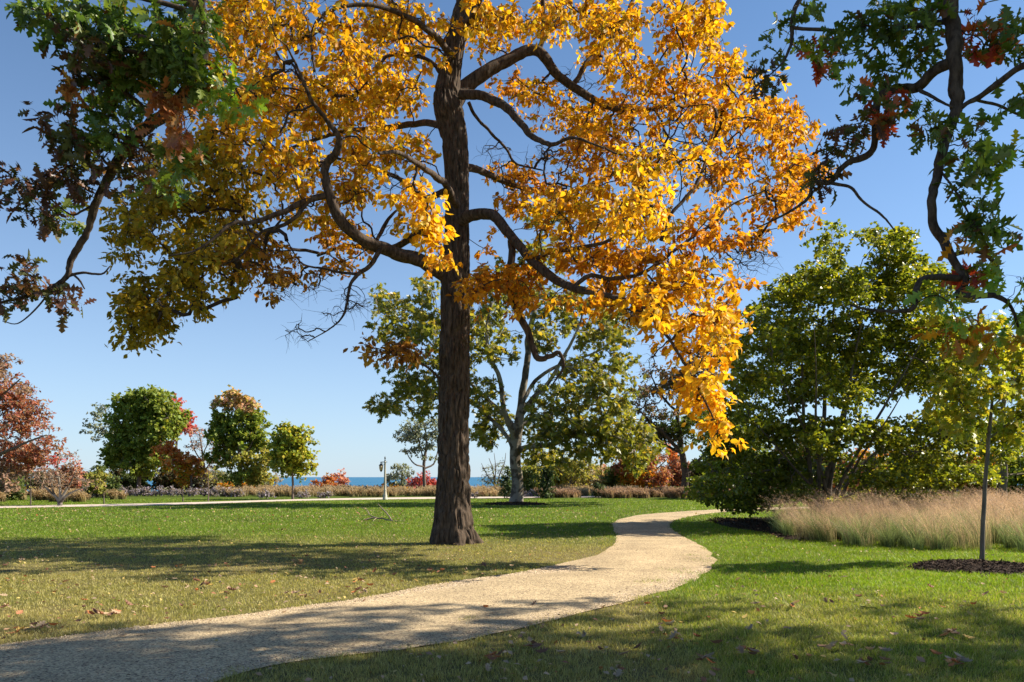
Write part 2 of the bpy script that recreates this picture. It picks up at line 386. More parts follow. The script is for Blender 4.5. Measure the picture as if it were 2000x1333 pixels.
def tree(name, label, cat, Y, stems, blobs, pal, leafT, leafsize, dens=3.0, nleaf=20, spread=.6, depth=0., base=None,
         bark=M_FARBARK, lmat=M_FAR, seed=1, tip=.012, expo=.42, twigs=False, droop=.35, layers=1, hi=False, group=None,
         ntw=3, flat=1., bend=.12, dr=1.15, extra_att=None, pathw=.25, up=.9, shell=.45, drmin=0., stem_k=.8, dk=None, cull=None):
    if dk is None: dk = 1.0 if Y < 52 else 2.6
    dens = dens * dk ** .5; nleaf = int(nleaf * dk ** .5); leafsize = leafsize * (1.12 if Y > 52 else 1)
    """stems: list of (polyline of (px,py[,dY]), halfwidths px); blobs: (cx,cy,rx,ry[,density,palette,dy])"""
    rs = np.random.RandomState(seed)
    b = base or stems[0][0][0]; bx = (b[0] - 1000) / F * Y
    root = empty(name, (bx, Y, 0), label, cat, group)
    wood = MB(); seeds = []; srad = []
    for k, (pl, hw) in enumerate(stems):
        pts = [P(q[0], q[1], Y + (q[2] if len(q) > 2 else 0)) for q in pl]
        if k == 0 and pts[0][2] < .6: pts[0] = (pts[0][0], pts[0][1], -.15)
        rad = [h * stem_k * (p[1]) / F for h, p in zip(hw, pts)]
        if hi: p, r = hitube(wood, pts, rad, 14 if k else 24, .12, max(rad) * .06, max(rad) * .3, wob=.25)
        else: p, r = hitube(wood, pts, rad, 8, .3, 0, wob=.3)
        zmin = 0.0
        m = np.arange(0, len(p), max(1, int(.4 / .12) if hi else 2)); m = m[len(m) // (4 if k == 0 else 9):]
        seeds.append(p[m]); srad.append(r[m])
    seeds = np.concatenate(seeds); srad = np.concatenate(srad)
    att = []; pals = []
    for q in blobs:
        cx, cy, rx, ry = q[:4]; dm = q[4] if len(q) > 4 else 1.; pl = (q[5] if len(q) > 5 and q[5] else pal)
        for l in range(layers):
            dy = (q[6] if len(q) > 6 else rs.uniform(-depth, depth))
            Yq = Y + dy
            n = max(1, int(round(dens * dm * math.pi * rx * ry * (Yq / F) ** 2 / layers)))
            a = blob(n, cx, cy, rx, ry, Y, dy, max(drmin, dr * rx * Yq / F), rs, shell); a = a[a[:, 2] > .12]
            att.append(a); pals += [pl] * len(a)
    if not att: wood.build('trunk', bark, root, True); return root
    att = np.concatenate(att); pals = np.array(pals)
    fq = .75 if Y > 52 else 1.1
    kp = vnoise(att * fq + seed * 3.7) > (cull if cull is not None else (.31 if Y > 52 else .20) if len(att) > 60 else 0.); att = att[kp]; pals = list(pals[kp])
    ch, cr, order = grow(att, seeds, srad, rs, tip=tip, expo=expo, bend=bend, pathw=pathw)
    cr = np.minimum(cr, srad.max() * .45)
    tubes(wood, ch, cr, 5 if hi else 4)
    tw = wood if twigs else None
    cm = MB()
    if nleaf: leaves(cm, leafT, att, pals, nleaf, rs, leafsize, spread, droop, tw, tip * .6, ntw, up, flat, .35, .55)
    wood.build('trunk', bark, root, True)
    if nleaf: cm.build('crown', lmat, root)
    return root

OVAL, DIAM, DIAMW, OAKL, MAPL = T_oval(.25), T_diamond(.3), T_diamond(.42), T_lobed('oak'), T_lobed('maple')
exec_sections = True
# ================================================================== GROUND
left_edge = [(-900, 1420), (-400, 1330), (0, 1262), (250, 1228), (500, 1199), (700, 1170), (870, 1140), (1000, 1122), (1110, 1098), (1165, 1085), (1195, 1068), (1203, 1052), (1199, 1036), (1200, 1020), (1240, 1008), (1300, 1002), (1370, 997.5), (1450, 993.5), (1600, 990), (1800, 988)]
right_edge = [(-500, 1900), (100, 1480), (420, 1331), (600, 1290), (760, 1274), (900, 1252), (1030, 1226), (1120, 1205), (1225, 1176), (1300, 1155), (1360, 1132), (1394, 1108), (1394, 1086), (1365, 1063), (1325, 1043), (1308, 1029), (1322, 1016), (1370, 1006), (1450, 998.5), (1600, 994), (1800, 991.5)]
def resample(p, n):
    s = np.concatenate([[0], np.cumsum(np.linalg.norm(np.diff(p, axis=0), axis=1))]); t = np.linspace(0, s[-1], n)
    return np.stack([np.interp(t, s, p[:, i]) for i in range(2)], 1)
def edge(px, n, jit=.05, seed=0):
    e = resample(catmull([G(*q) for q in px], 10), n)
    e[:, 0] += jit * 2 * (n2(e[:, 0], e[:, 1], 2.1, seed) - .5); e[:, 1] += jit * 2 * (n2(e[:, 0], e[:, 1], 2.4, seed + 5) - .5)
    return e
LE, RE = edge(left_edge, 240, .07, 1), edge(right_edge, 240, .07, 9)
PATH = np.vstack([LE, RE[::-1]])
far_top = [(-200, 993), (0, 989.5), (130, 987), (320, 983.5), (560, 976.5), (700, 973.5), (850, 971.6), (1000, 970.2), (1200, 969), (1500, 968)]
far_bot = [(-200, 997), (0, 993.4), (130, 991), (320, 987.5), (560, 979.6), (700, 977), (850, 975.2), (1000, 973.4), (1200, 971.8), (1500, 970.5)]
LF, RF = edge(far_top, 120, .02, 3), edge(far_bot, 120, .02, 6)
FPATH = np.vstack([LF, RF[::-1]])
def inside(poly, x, y):
    c = np.zeros(len(x), bool); n = len(poly)
    for i in range(n):
        x1, y1 = poly[i]; x2, y2 = poly[i - 1]
        m = (y1 > y) != (y2 > y)
        if m.any():
            xx = (x2 - x1) * (y[m] - y1) / (y2 - y1 + 1e-12) + x1
            c[m] ^= x[m] < xx
    return c
def pxof(x, y): return 1000 + x / np.maximum(y, .1) * F, HY + H * F / np.maximum(y, .1)
def sm(a, b, x): t = np.clip((x - a) / (b - a), 0, 1); return t * t * (3 - 2 * t)
def dryness(x, y):
    n = n2(x, y, .35, 2) * .6 + n2(x, y, 1.3, 4) * .4
    left = sm(25, 17, y) * sm(2.4 + .0 * y, 1.4, x - .12 * (y - 12) * (y > 12))       # worn turf under the big tree, left of the path
    right = .42 * sm(13, 9.5, y) * sm(-3, 0, x)
    return np.clip(np.maximum(left * .95, right) * (.45 + .9 * n) + .18 * (n - .5), 0, 1)
def lawn_col(x, y):
    d = dryness(x, y)[:, None]; n = n2(x, y, .8, 8)[:, None]
    green = np.array([.155, .23, .018]) * (.8 + .4 * n); green2 = np.array([.22, .31, .013]) * (.8 + .4 * n)
    g = green * (1 - sm(0, 6, x - .2 * y + 2)[:, None] * .7) + green2 * sm(0, 6, x - .2 * y + 2)[:, None] * .7
    return g * (1 - d) + np.array([.34, .275, .10]) * d
xs = np.unique(np.round(np.concatenate([np.linspace(-26, 26, 180), np.geomspace(26, 6000, 40), -np.geomspace(26, 6000, 40)]), 3))
ys = np.unique(np.round(np.concatenate([np.linspace(-80, 2, 20), np.linspace(2, 34, 120), np.linspace(34, 96, 60), np.linspace(96, 140, 16)]), 3))
gx, gy = np.meshgrid(xs, ys); fx, fy = gx.ravel(), gy.ravel()
gz = -sm(94, 135, fy) * 26.0
gz = gz + np.where((fy < 94), -.0, 0)
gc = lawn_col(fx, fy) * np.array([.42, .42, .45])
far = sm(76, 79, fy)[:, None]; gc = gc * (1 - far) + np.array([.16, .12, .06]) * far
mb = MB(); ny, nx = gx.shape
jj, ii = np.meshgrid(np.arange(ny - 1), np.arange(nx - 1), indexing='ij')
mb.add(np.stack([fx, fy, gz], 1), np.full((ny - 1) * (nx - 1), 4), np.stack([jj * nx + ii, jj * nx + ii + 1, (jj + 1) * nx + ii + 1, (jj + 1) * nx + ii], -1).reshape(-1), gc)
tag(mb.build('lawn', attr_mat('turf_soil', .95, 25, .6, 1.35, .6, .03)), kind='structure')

def gravel_mat():
    m, N, L = mat('crushed_gravel')
    tc = nd(N, 'ShaderNodeTexCoord')
    v1 = nd(N, 'ShaderNodeTexVoronoi'); v1.inputs['Scale'].default_value = 62
    v2 = nd(N, 'ShaderNodeTexNoise'); v2.inputs['Scale'].default_value = .9; v2.inputs['Detail'].default_value = 6
    v3 = nd(N, 'ShaderNodeTexNoise'); v3.inputs['Scale'].default_value = 38; v3.inputs['Detail'].default_value = 4
    for v in (v1, v2, v3): L.new(tc.outputs['Object'], v.inputs['Vector'])
    cr = nd(N, 'ShaderNodeValToRGB'); e = cr.color_ramp.elements
    e[0].position = .0; e[0].color = (.10, .07, .05, 1); e[1].position = 1; e[1].color = (.70, .55, .34, 1)
    for p, c in ((.14, (.27, .20, .135, 1)), (.4, (.45, .345, .20, 1)), (.75, (.56, .44, .265, 1))):
        k = e.new(p); k.color = c
    sp = nd(N, 'ShaderNodeSeparateColor'); L.new(v1.outputs['Color'], sp.inputs[0]); L.new(sp.outputs[0], cr.inputs[0])
    mr = nd(N, 'ShaderNodeMapRange'); mr.inputs[1].default_value = .3; mr.inputs[2].default_value = .7; mr.inputs[3].default_value = .74; mr.inputs[4].default_value = 1.12
    L.new(v2.outputs[0], mr.inputs[0])
    mu = nd(N, 'ShaderNodeVectorMath', operation='SCALE'); L.new(cr.outputs[0], mu.inputs[0]); L.new(mr.outputs[0], mu.inputs['Scale'])
    pr = nd(N, 'ShaderNodeBsdfPrincipled'); pr.inputs['Roughness'].default_value = .95; pr.inputs['Specular IOR Level'].default_value = .15
    L.new(mu.outputs[0], pr.inputs['Base Color'])
    ad = nd(N, 'ShaderNodeMath', operation='MULTIPLY_ADD'); ad.inputs[1].default_value = -.9
    L.new(v1.outputs['Distance'], ad.inputs[0]); L.new(v3.outputs[0], ad.inputs[2])
    bp = nd(N, 'ShaderNodeBump'); bp.inputs['Strength'].default_value = .8; bp.inputs['Distance'].default_value = .012
    L.new(ad.outputs[0], bp.inputs['Height']); L.new(bp.outputs[0], pr.inputs['Normal'])
    o = nd(N, 'ShaderNodeOutputMaterial'); L.new(pr.outputs[0], o.inputs[0]); return m
M_GRAVEL = gravel_mat()
def strip(name, A, B, m, z=.006, cuts=10, crown=.0):
    mb = MB(); n = len(A); t = np.linspace(0, 1, cuts + 1)
    V = A[:, None] * (1 - t)[None, :, None] + B[:, None] * t[None, :, None]
    zz = z + crown * np.sin(np.pi * t)[None] + .0 * V[..., 0] + (.012 * n2(V[..., 0], V[..., 1], .9, 3) if crown else 0)
    V = np.concatenate([V, (zz + 0 * V[..., 0])[..., None]], -1)
    j, i = np.meshgrid(np.arange(n - 1), np.arange(cuts), indexing='ij'); k = cuts + 1
    mb.add(V.reshape(-1, 3), np.full((n - 1) * cuts, 4), np.stack([j * k + i, (j + 1) * k + i, (j + 1) * k + i + 1, j * k + i + 1], -1).reshape(-1))
    return tag(mb.build(name, m, smooth=True), kind='structure')
strip('path', LE, RE, M_GRAVEL, .006, 12, .02)
strip('path', LF, RF, plain('pale_path', (.52, .43, .36), .9, 0, .1, 3, .2, .2), .02, 4)

# water
def water():
    m, N, L = mat('lake_water')
    tc = nd(N, 'ShaderNodeTexCoord'); mp = nd(N, 'ShaderNodeMapping'); mp.inputs['Scale'].default_value = (.02, .06, .05)
    n1 = nd(N, 'ShaderNodeTexNoise'); n1.inputs['Scale'].default_value = 1; n1.inputs['Detail'].default_value = 10; n1.inputs['Roughness'].default_value = .65
    L.new(tc.outputs['Object'], mp.inputs[0]); L.new(mp.outputs[0], n1.inputs['Vector'])
    mp2 = nd(N, 'ShaderNodeMapping'); mp2.inputs['Scale'].default_value = (.0004, .003, 1)
    n2_ = nd(N, 'ShaderNodeTexNoise'); n2_.inputs['Scale'].default_value = 1; n2_.inputs['Detail'].default_value = 5
    L.new(tc.outputs['Object'], mp2.inputs[0]); L.new(mp2.outputs[0], n2_.inputs['Vector'])
    cr = nd(N, 'ShaderNodeValToRGB'); cr.color_ramp.elements[0].position = .35; cr.color_ramp.elements[1].position = .65
    cr.color_ramp.elements[0].color = (.012, .10, .20, 1); cr.color_ramp.elements[1].color = (.03, .15, .26, 1)
    L.new(n2_.outputs[0], cr.inputs[0])
    pr = nd(N, 'ShaderNodeBsdfPrincipled'); pr.inputs['Roughness'].default_value = .35; pr.inputs['Specular IOR Level'].default_value = .15
    pr.inputs['IOR'].default_value = 1.33
    bp = nd(N, 'ShaderNodeBump'); bp.inputs['Strength'].default_value = 1; bp.inputs['Distance'].default_value = 3
    L.new(n1.outputs[0], bp.inputs['Height']); L.new(bp.outputs[0], pr.inputs['Normal']); L.new(cr.outputs[0], pr.inputs['Base Color'])
    o = nd(N, 'ShaderNodeOutputMaterial'); L.new(pr.outputs[0], o.inputs[0]); return m
mb = MB()
mb.add([(-90000, 120, -22), (90000, 120, -22), (90000, 90000, -22), (-90000, 90000, -22)], [4], [0, 1, 2, 3])
tag(mb.build('lake', water()), kind='structure')

# ================================================================== MAIN TREE
def hero():
    Y0 = G(886, 1062)[1]; rs = np.random.RandomState(5)
    root = empty('hickory_tree', (P(886, 0, Y0)[0], Y0, 0), 'tall golden-yellow tree with furrowed brown trunk standing on the lawn beside the gravel path', 'tree')
    tr = [(886, 1072, 42), (885, 1050, 40), (885, 1020, 36.5), (885, 985, 34), (886, 940, 32), (886, 900, 31), (886, 840, 29.5), (887, 780, 29), (888, 700, 29), (889, 620, 28.5), (888, 560, 29),
          (890, 520, 30), (892, 470, 27), (893, 420, 28), (893, 370, 27), (891, 320, 28), (887, 270, 30), (879, 225, 33), (873, 190, 30), (880, 140, 25), (888, 90, 22), (897, 40, 19), (906, 0, 16), (920, -60, 12), (932, -140, 8), (938, -230, 4)]
    k = Y0 / F; pts = [P(a, b, Y0) for a, b, c in tr]; pts[0] = (pts[0][0], Y0, -.12)
    mb = MB(); p, r = hitube(mb, pts, [c * k * (.84 if b < 450 else .92 if b < 560 else .98) for a, b, c in tr], 230, .035, .060, .065, flare=1.1, cap=True,
        knots=((4.1, 0.4, .22, .08), (4.2, 5.6, .16, .06), (7.0, 2.4, .2, .09), (6.0, .3, .3, .10), (11.2, 3.0, .25, .10)))
    mb.build('trunk', M_BARK, root, True)
    seeds = [p[60::6]]; srad = [r[60::6]]
    LB = [  # traced limbs: (px, py, dY, halfwidth)
     [(889,552,0,19),(862,531,-.3,17),(820,508,-.7,15),(770,494,-1.1,14),(725,477,-1.5,13),(690,453,-1.8,12.5),(664,424,-2,12),(650,393,-2.1,11),(640,358,-2.2,10.5),(639,325,-2.3,9),(655,303,-2.5,8),(662,270,-2.7,7),(640,238,-2.9,5.5),(610,200,-3.2,4.5),(590,150,-3.4,3.5),(560,90,-3.6,2.5)],
     [(642,380,-2.1,7.5),(598,393,-2.4,7),(554,414,-2.7,6),(497,434,-3,5),(455,437,-3.2,4.5),(425,460,-3.4,3.5),(380,490,-3.6,2.5),(330,500,-3.8,1.8)],
     [(600,394,-2.4,5),(574,427,-2.6,4.5),(544,444,-2.6,4),(508,456,-2.7,3.2),(470,500,-2.6,2.2),(430,520,-2.6,1.5)],
     [(742,484,-1.4,6),(736,500,-1.5,5.5),(720,522,-1.6,5),(700,537,-1.7,4.5),(684,560,-1.8,3.5),(672,615,-1.9,2.5),(640,645,-2,1.6),(600,668,-2.1,1)],
     [(702,536,-1.7,3.5),(665,533,-1.6,3),(634,525,-1.5,2.6),(590,515,-1.4,2),(560,470,-1.2,1.5)],
     [(882,425,.5,9),(845,440,.9,8),(810,460,1.4,8),(775,482,1.8,7),(730,490,2.4,5),(680,480,3,4),(620,500,3.6,2.5)],
     [(790,400,1.7,1.2),(768,418,1.5,3),(750,445,1.4,4.5),(738,470,1,4),(735,490,.4,3)],
     [(868,372,.3,8),(845,385,.8,7),(820,380,1.4,6),(780,350,2.4,5),(730,330,3.2,4),(660,310,4,3)],
     [(890,432,-.2,15),(930,420,-.6,12.5),(962,421,-1,11.5),(988,447,-1.4,11),(1020,487,-1.8,10),(1053,520,-2.2,10),(1085,544,-2.6,9.5),(1118,563,-3,8.5),(1165,572,-3.3,7),(1211,585,-3.6,6),(1250,596,-4,5),(1290,640,-4.3,4),(1330,700,-4.6,3.2),(1370,770,-4.8,2.4),(1400,830,-4.9,1.5)],
     [(1044,508,-2.1,5),(1080,492,-2.4,5),(1132,484,-2.8,4.5),(1190,470,-3.2,3.5),(1250,430,-3.6,2.5),(1300,400,-3.9,1.8)],
     [(1000,470,-1.5,8),(998,560,-1.6,8),(1012,615,-1.7,8),(1034,655,-1.8,8),(1047,698,-1.9,7),(1075,697,-2,5.5),(1092,690,-2.1,4.5),(1102,715,-2.2,3),(1080,750,-2.3,1.5)],
     [(1118,563,-3,5),(1150,540,-3,5),(1200,545,-2.8,4.5),(1260,530,-2.6,4),(1330,480,-2.4,3.5),(1400,430,-2.2,3),(1430,400,-2,2),(1500,370,-1.8,1.4)],
     [(880,205,0,18),(900,180,.1,17),(925,160,.2,15.5),(952,138,.3,14.5),(985,120,.4,13.5),(1015,105,.5,12.5),(1047,100,.6,11.5),(1070,118,.7,10.5),(1092,148,.8,9.5),(1125,174,.9,9),(1162,197,1,8),(1200,212,1.1,6.5),(1270,215,1.2,5),(1330,190,1.4,4),(1390,185,1.5,3),(1460,200,1.6,1.8)],
     [(1052,100,.6,6),(1060,70,.6,5.5),(1061,20,.5,5),(1056,-40,.4,4),(1070,-100,.3,2.5)],
     [(1118,168,.9,6),(1150,120,1.3,5.5),(1182,86,1.6,5),(1212,52,1.9,4.5),(1235,0,2.2,3.5),(1250,-60,2.5,2)],
     [(900,185,-.2,11),(945,188,-.7,10),(985,208,-1.1,9),(1014,234,-1.5,8),(1035,262,-1.8,7),(1076,283,-2.2,5),(1120,270,-2.8,3.2),(1180,290,-3.2,2)],
     [(915,200,.2,4),(930,228,.4,3.6),(960,260,.6,3.2),(990,292,.9,2.8),(1008,320,1.1,2.4),(1060,333,1.4,1.6)],
     [(898,60,-.2,9),(925,30,-.6,9),(940,-10,-1,8),(960,-80,-1.6,6),(1000,-150,-2.2,4)],
     [(868,150,.2,5),(840,120,.6,4.5),(800,108,1,4),(755,112,1.4,3.4),(735,140,1.8,2.6),(700,180,2,1.6)],
     [(884,110,-.4,8),(850,70,-1.2,7),(790,30,-2,6),(720,10,-2.6,5),(650,20,-3,4),(610,60,-3.2,3.4),(615,140,-3.4,2.6)],
     [(868,750,0,3.2),(840,722,-.3,2.8),(805,700,-.6,2.2),(765,690,-.8,1.6),(735,680,-1,1)],
     [(888,330,1,10),(930,330,2.5,8),(1000,360,4,6.5),(1100,380,5,5),(1200,340,5.6,4),(1300,300,6,3)],
     [(884,260,1,9),(840,240,2.5,7.5),(760,250,4,6),(660,260,5,4.5),(540,300,5.6,3)],
     [(890,400,-.8,9),(870,360,-2.2,8),(830,330,-3.8,6.5),(780,300,-5,4.5),(740,300,-5.8,3)],
     [(1300,410,-2.6,4.5),(1290,470,-2.6,4.5),(1310,420,-2.6,4),(1360,360,-2.4,3.5),(1385,290,-2.2,2.5),(1400,230,-2,1.5)],
    ]
    for lb in LB:
        lb = lb if lb[0][:2] != (1300, 410) else lb[1:]
        pts = [P(a, b, Y0 + d) for a, b, d, h in lb]; rad = [.88 * h * (Y0 + d) / F for a, b, d, h in lb]
        mb = MB(); p, r = hitube(mb, pts, rad, 26 if rad[0] > .1 else 12, .06, rad[0] * .10, rad[0] * .33, wob=.35)
        mb.build('limb', M_BARK, root, True); seeds.append(p[6::5]); srad.append(r[6::5])
    seeds = np.concatenate(seeds); srad = np.concatenate(srad)
    EL = [  # crown masses in the photo: cx, cy, rx, ry, density, palette, depth range
     (450,60,110,85,1,'gold',(-3,4)),(600,50,120,70,1,'gold',(-4,5)),(760,50,110,70,1,'gold',(-4,5)),(480,190,100,75,1.1,'gold',(-3,3)),(620,190,110,75,1,'gold',(-4,5)),(765,190,75,60,.9,'gold',(-4,5)),
     (400,310,110,75,1.1,'olive',(-3,3)),(330,350,60,50,.9,'olive',(-2,2)),(550,310,100,75,1.1,'gold',(-4,4)),(720,280,95,60,1.1,'gold',(-4,4)),(290,430,90,60,1.15,'olive',(-2,2)),(420,460,110,65,1.1,'olive',(-3,3)),
     (265,520,65,55,1.15,'olive',(-2,1)),(345,560,80,55,1.1,'olive',(-2,1)),(275,610,50,55,1.2,'olive',(-1,1)),(310,640,30,30,.9,'olive',(-1,1)),(510,490,80,55,.8,'brown',(-3,2)),(600,530,70,35,.45,'brown',(-2,2)),(520,585,35,28,.4,'brown',(-2,1)),
     (690,470,75,55,.5,'orange',(-2,3)),(790,385,70,40,1.2,'bright',(-5,-3)),(845,440,40,42,1.4,'bright',(-5,-4)),(640,430,60,40,.7,'gold',(-3,3)),(680,360,80,45,.9,'gold',(-3,3)),(860,500,30,20,.6,'gold',(-5,-4)),
     (955,30,70,45,.9,'gold',(-3,5)),(1080,40,90,50,.8,'gold',(-3,5)),(1200,40,100,55,.9,'gold',(-3,5)),(1330,40,100,60,1,'gold',(-2,5)),(1410,130,50,50,.9,'gold',(-1,4)),(1000,170,60,30,.5,'orange',(1,5)),
     (1110,220,90,50,.6,'gold',(1,5)),(1260,190,110,70,.8,'amber',(-2,5)),(1390,220,90,70,.9,'amber',(-2,5)),(1520,250,75,60,1,'amber',(-1,4)),(1580,330,50,50,.8,'orange',(-1,3)),(1560,190,30,30,.4,'orange',(0,2)),
     (985,320,60,45,.5,'orange',(2,5)),(1160,310,100,60,.7,'amber',(-4,5)),(1300,310,100,75,.95,'gold',(-4,5)),(1440,330,90,60,.9,'amber',(-3,4)),(1520,390,80,45,.8,'orange',(-2,3)),(1570,430,35,25,.6,'gold',(-1,2)),
     (1110,400,95,60,1.2,'gold',(-5,4)),(1240,420,95,65,1.3,'bright',(-5,3)),(1000,390,60,35,.6,'orange',(1,5)),(1180,510,115,50,1.2,'orange',(-5,1)),(990,540,80,42,1.1,'orange',(-4,0)),(1330,540,85,60,1.2,'gold',(-5,0)),
     (1360,470,80,50,.7,'orange',(-4,2)),(1470,460,60,40,.5,'orange',(-2,2)),(1340,620,95,45,1.6,'bright',(-6,-3)),(1400,640,45,40,1.4,'bright',(-6,-4)),(1385,700,50,50,1.5,'bright',(-6,-4)),(1370,765,65,35,1.4,'bright',(-6,-4)),(1345,740,30,25,.8,'gold',(-6,-4)),
     (1400,815,36,26,1.3,'bright',(-6,-4)),(1408,855,22,18,1.2,'bright',(-6,-5)),(1310,660,40,40,.8,'gold',(-5,-3)),(1230,600,60,30,.8,'gold',(-5,-3)),(945,470,40,35,.6,'orange',(1,4)),(935,560,45,40,.9,'orange',(-4,-2)),(1010,600,40,15,.7,'orange',(-4,-2)),
     (760,682,50,22,1.5,'brown',(-1.5,-.5)),(735,712,22,16,1.2,'brown',(-1.5,-.5)),(820,690,25,20,.4,'brown',(-1.5,-.5)),(690,600,25,25,.25,'brown',(-2,-1)),
     (1440,540,50,40,.5,'orange',(-3,0)),(1200,130,60,35,.35,'gold',(2,5)),
     (310,390,60,40,1.,'olive',(-2,2)),(370,400,60,50,.9,'olive',(-2,2)),(240,470,45,45,1.,'olive',(-2,1)),(350,500,70,40,1.,'olive',(-2,2)),(440,540,50,35,.8,'olive',(-2,1)),(250,570,40,50,1.,'olive',(-1,1)),(390,590,40,25,.8,'olive',(-1,1)),(255,650,35,25,1.,'olive',(-1,1)),(310,600,50,45,.9,'olive',(-1,1)),
     (470,380,90,50,.8,'olive',(-3,3)),(580,420,60,30,.7,'gold',(-3,3)),(440,250,70,60,.9,'gold',(-3,3)),(700,120,90,50,.8,'gold',(-4,4)),(820,280,25,50,.6,'gold',(-2,2)),(800,450,60,25,.6,'gold',(1,3)),(640,540,60,25,.4,'brown',(-2,1)),
     (960,60,50,70,0.50,'gold',(-4,3)),(900,30,40,40,0.44,'gold',(-4,-2)),(880,110,45,35,0.39,'gold',(-4,-2)),(1060,160,70,40,0.39,'gold',(1,5)),(1180,120,80,60,0.39,'gold',(0,5)),(1290,110,80,60,0.50,'gold',(-1,5)),(1380,60,50,60,0.50,'gold',(-1,4)),(1330,160,80,40,0.44,'gold',(0,4)),
     (1180,240,80,50,0.39,'gold',(0,5)),(1050,360,60,40,0.39,'orange',(0,4)),(1240,300,80,50,0.39,'gold',(0,4)),(1480,180,50,40,0.39,'gold',(0,3)),(1510,320,60,50,0.44,'gold',(-1,3)),(1400,400,60,50,0.44,'gold',(-2,2)),(850,40,50,50,0.44,'gold',(-4,4)),(830,120,40,40,0.39,'gold',(-3,3)),(1130,595,50,25,1.,'amber',(-5,-2)),(1060,585,40,22,.9,'orange',(-4,-1)),(1190,575,55,35,1.1,'gold',(-5,-2)),(1270,590,50,38,1.2,'gold',(-5,-3)),(1420,590,30,40,.9,'gold',(-6,-4)),(1090,480,50,35,.9,'gold',(-5,-2)),(620,-120,260,110,.5,'gold',(-4,5)),(1150,-120,280,110,.5,'gold',(-4,5)),(900,-250,260,120,.45,'gold',(-4,4)),
    ]
    att = []; pals = []
    for cx, cy, rx, ry, dm, pl, (d0, d1) in EL:
        lay = 3 if d1 - d0 > 4 else 2
        for l in range(lay):
            dy = rs.uniform(d0, d1); Yq = Y0 + dy
            n = max(2, int(19.0 * dm * math.pi * rx * ry * (Yq / F) ** 2 / lay))
            a = blob(n, cx + rs.uniform(-.15, .15) * rx, cy + rs.uniform(-.15, .15) * ry, rx * rs.uniform(.75, 1.05), ry * rs.uniform(.75, 1.05), Y0, dy, min(1.6, rx * Yq / F), rs, .42)
            att.append(a); pals += [pl] * n
    att = np.concatenate(att); pals = np.array(pals)
    # natural gaps: drop clusters where a coarse noise is low, and keep the sky holes of the photo open
    nz = vnoise(att * .9 + 3); keep = nz > .30
    px = 1000 + att[:, 0] / att[:, 1] * F; py = HY - (att[:, 2] - H) / att[:, 1] * F
    for hx, hy, ha, hb in ((955, 270, 35, 60), (1150, 150, 45, 22), (560, 560, 30, 18), (1060, 310, 30, 25), (855, 160, 28, 60), (888, 330, 32, 110), (640, 340, 20, 40), (1420, 90, 10, 20), (680, 560, 90, 12), (1500, 310, 22, 16), (450, 130, 14, 16),
                           (1180, 175, 50, 18), (1330, 250, 30, 20), (870, 600, 40, 60), (1440, 430, 30, 20), (740, 420, 25, 14), (1390, 390, 28, 16)):
        keep &= ~((((px - hx) / ha) ** 2 + ((py - hy) / hb) ** 2 < 1) & (rs.uniform(0, 1, len(px)) < .88))
    att = att[keep]; pals = pals[keep]
    BR = [(595,655,42,30,9,-2),(570,645,22,20,4,-2),(650,620,28,28,6,-2),(590,560,70,28,30,-1),(690,590,30,30,22,-2),(1275,700,10,30,6,-4.5),(1070,300,50,25,30,1),(960,300,40,40,14,1),(1120,170,60,35,20,1),(1450,500,70,40,60,-1),(740,330,60,60,30,2),(1230,620,40,20,12,-4),(560,200,120,120,60,1),(1350,300,150,120,90,0)]
    for cx, cy, rx, ry, n, dy in BR:
        a = blob(n, cx, cy, rx, ry, Y0, dy, .8, rs); att = np.vstack([att, a]); pals = np.concatenate([pals, ['none'] * n])
    ch, cr, order = grow(att, seeds, srad, rs, K=6, tip=.0075, expo=.42, bend=.2, pathw=.2)
    tw = MB(); tubes(tw, ch, np.minimum(cr, .05), 5)
    cm = MB(); near = np.clip((Y0 - 2.5 - att[:, 1]) / 3, 0, 1)
    leaves(cm, OVAL, att, list(pals), 24, rs, .157, .36, .55, tw, .0045, 3, .55, 1., .45, .4, sz=1 + .04 * near)
    tw.build('twigs', M_TWIG, root, True); cm.build('crown', M_GOLD, root)
hero()

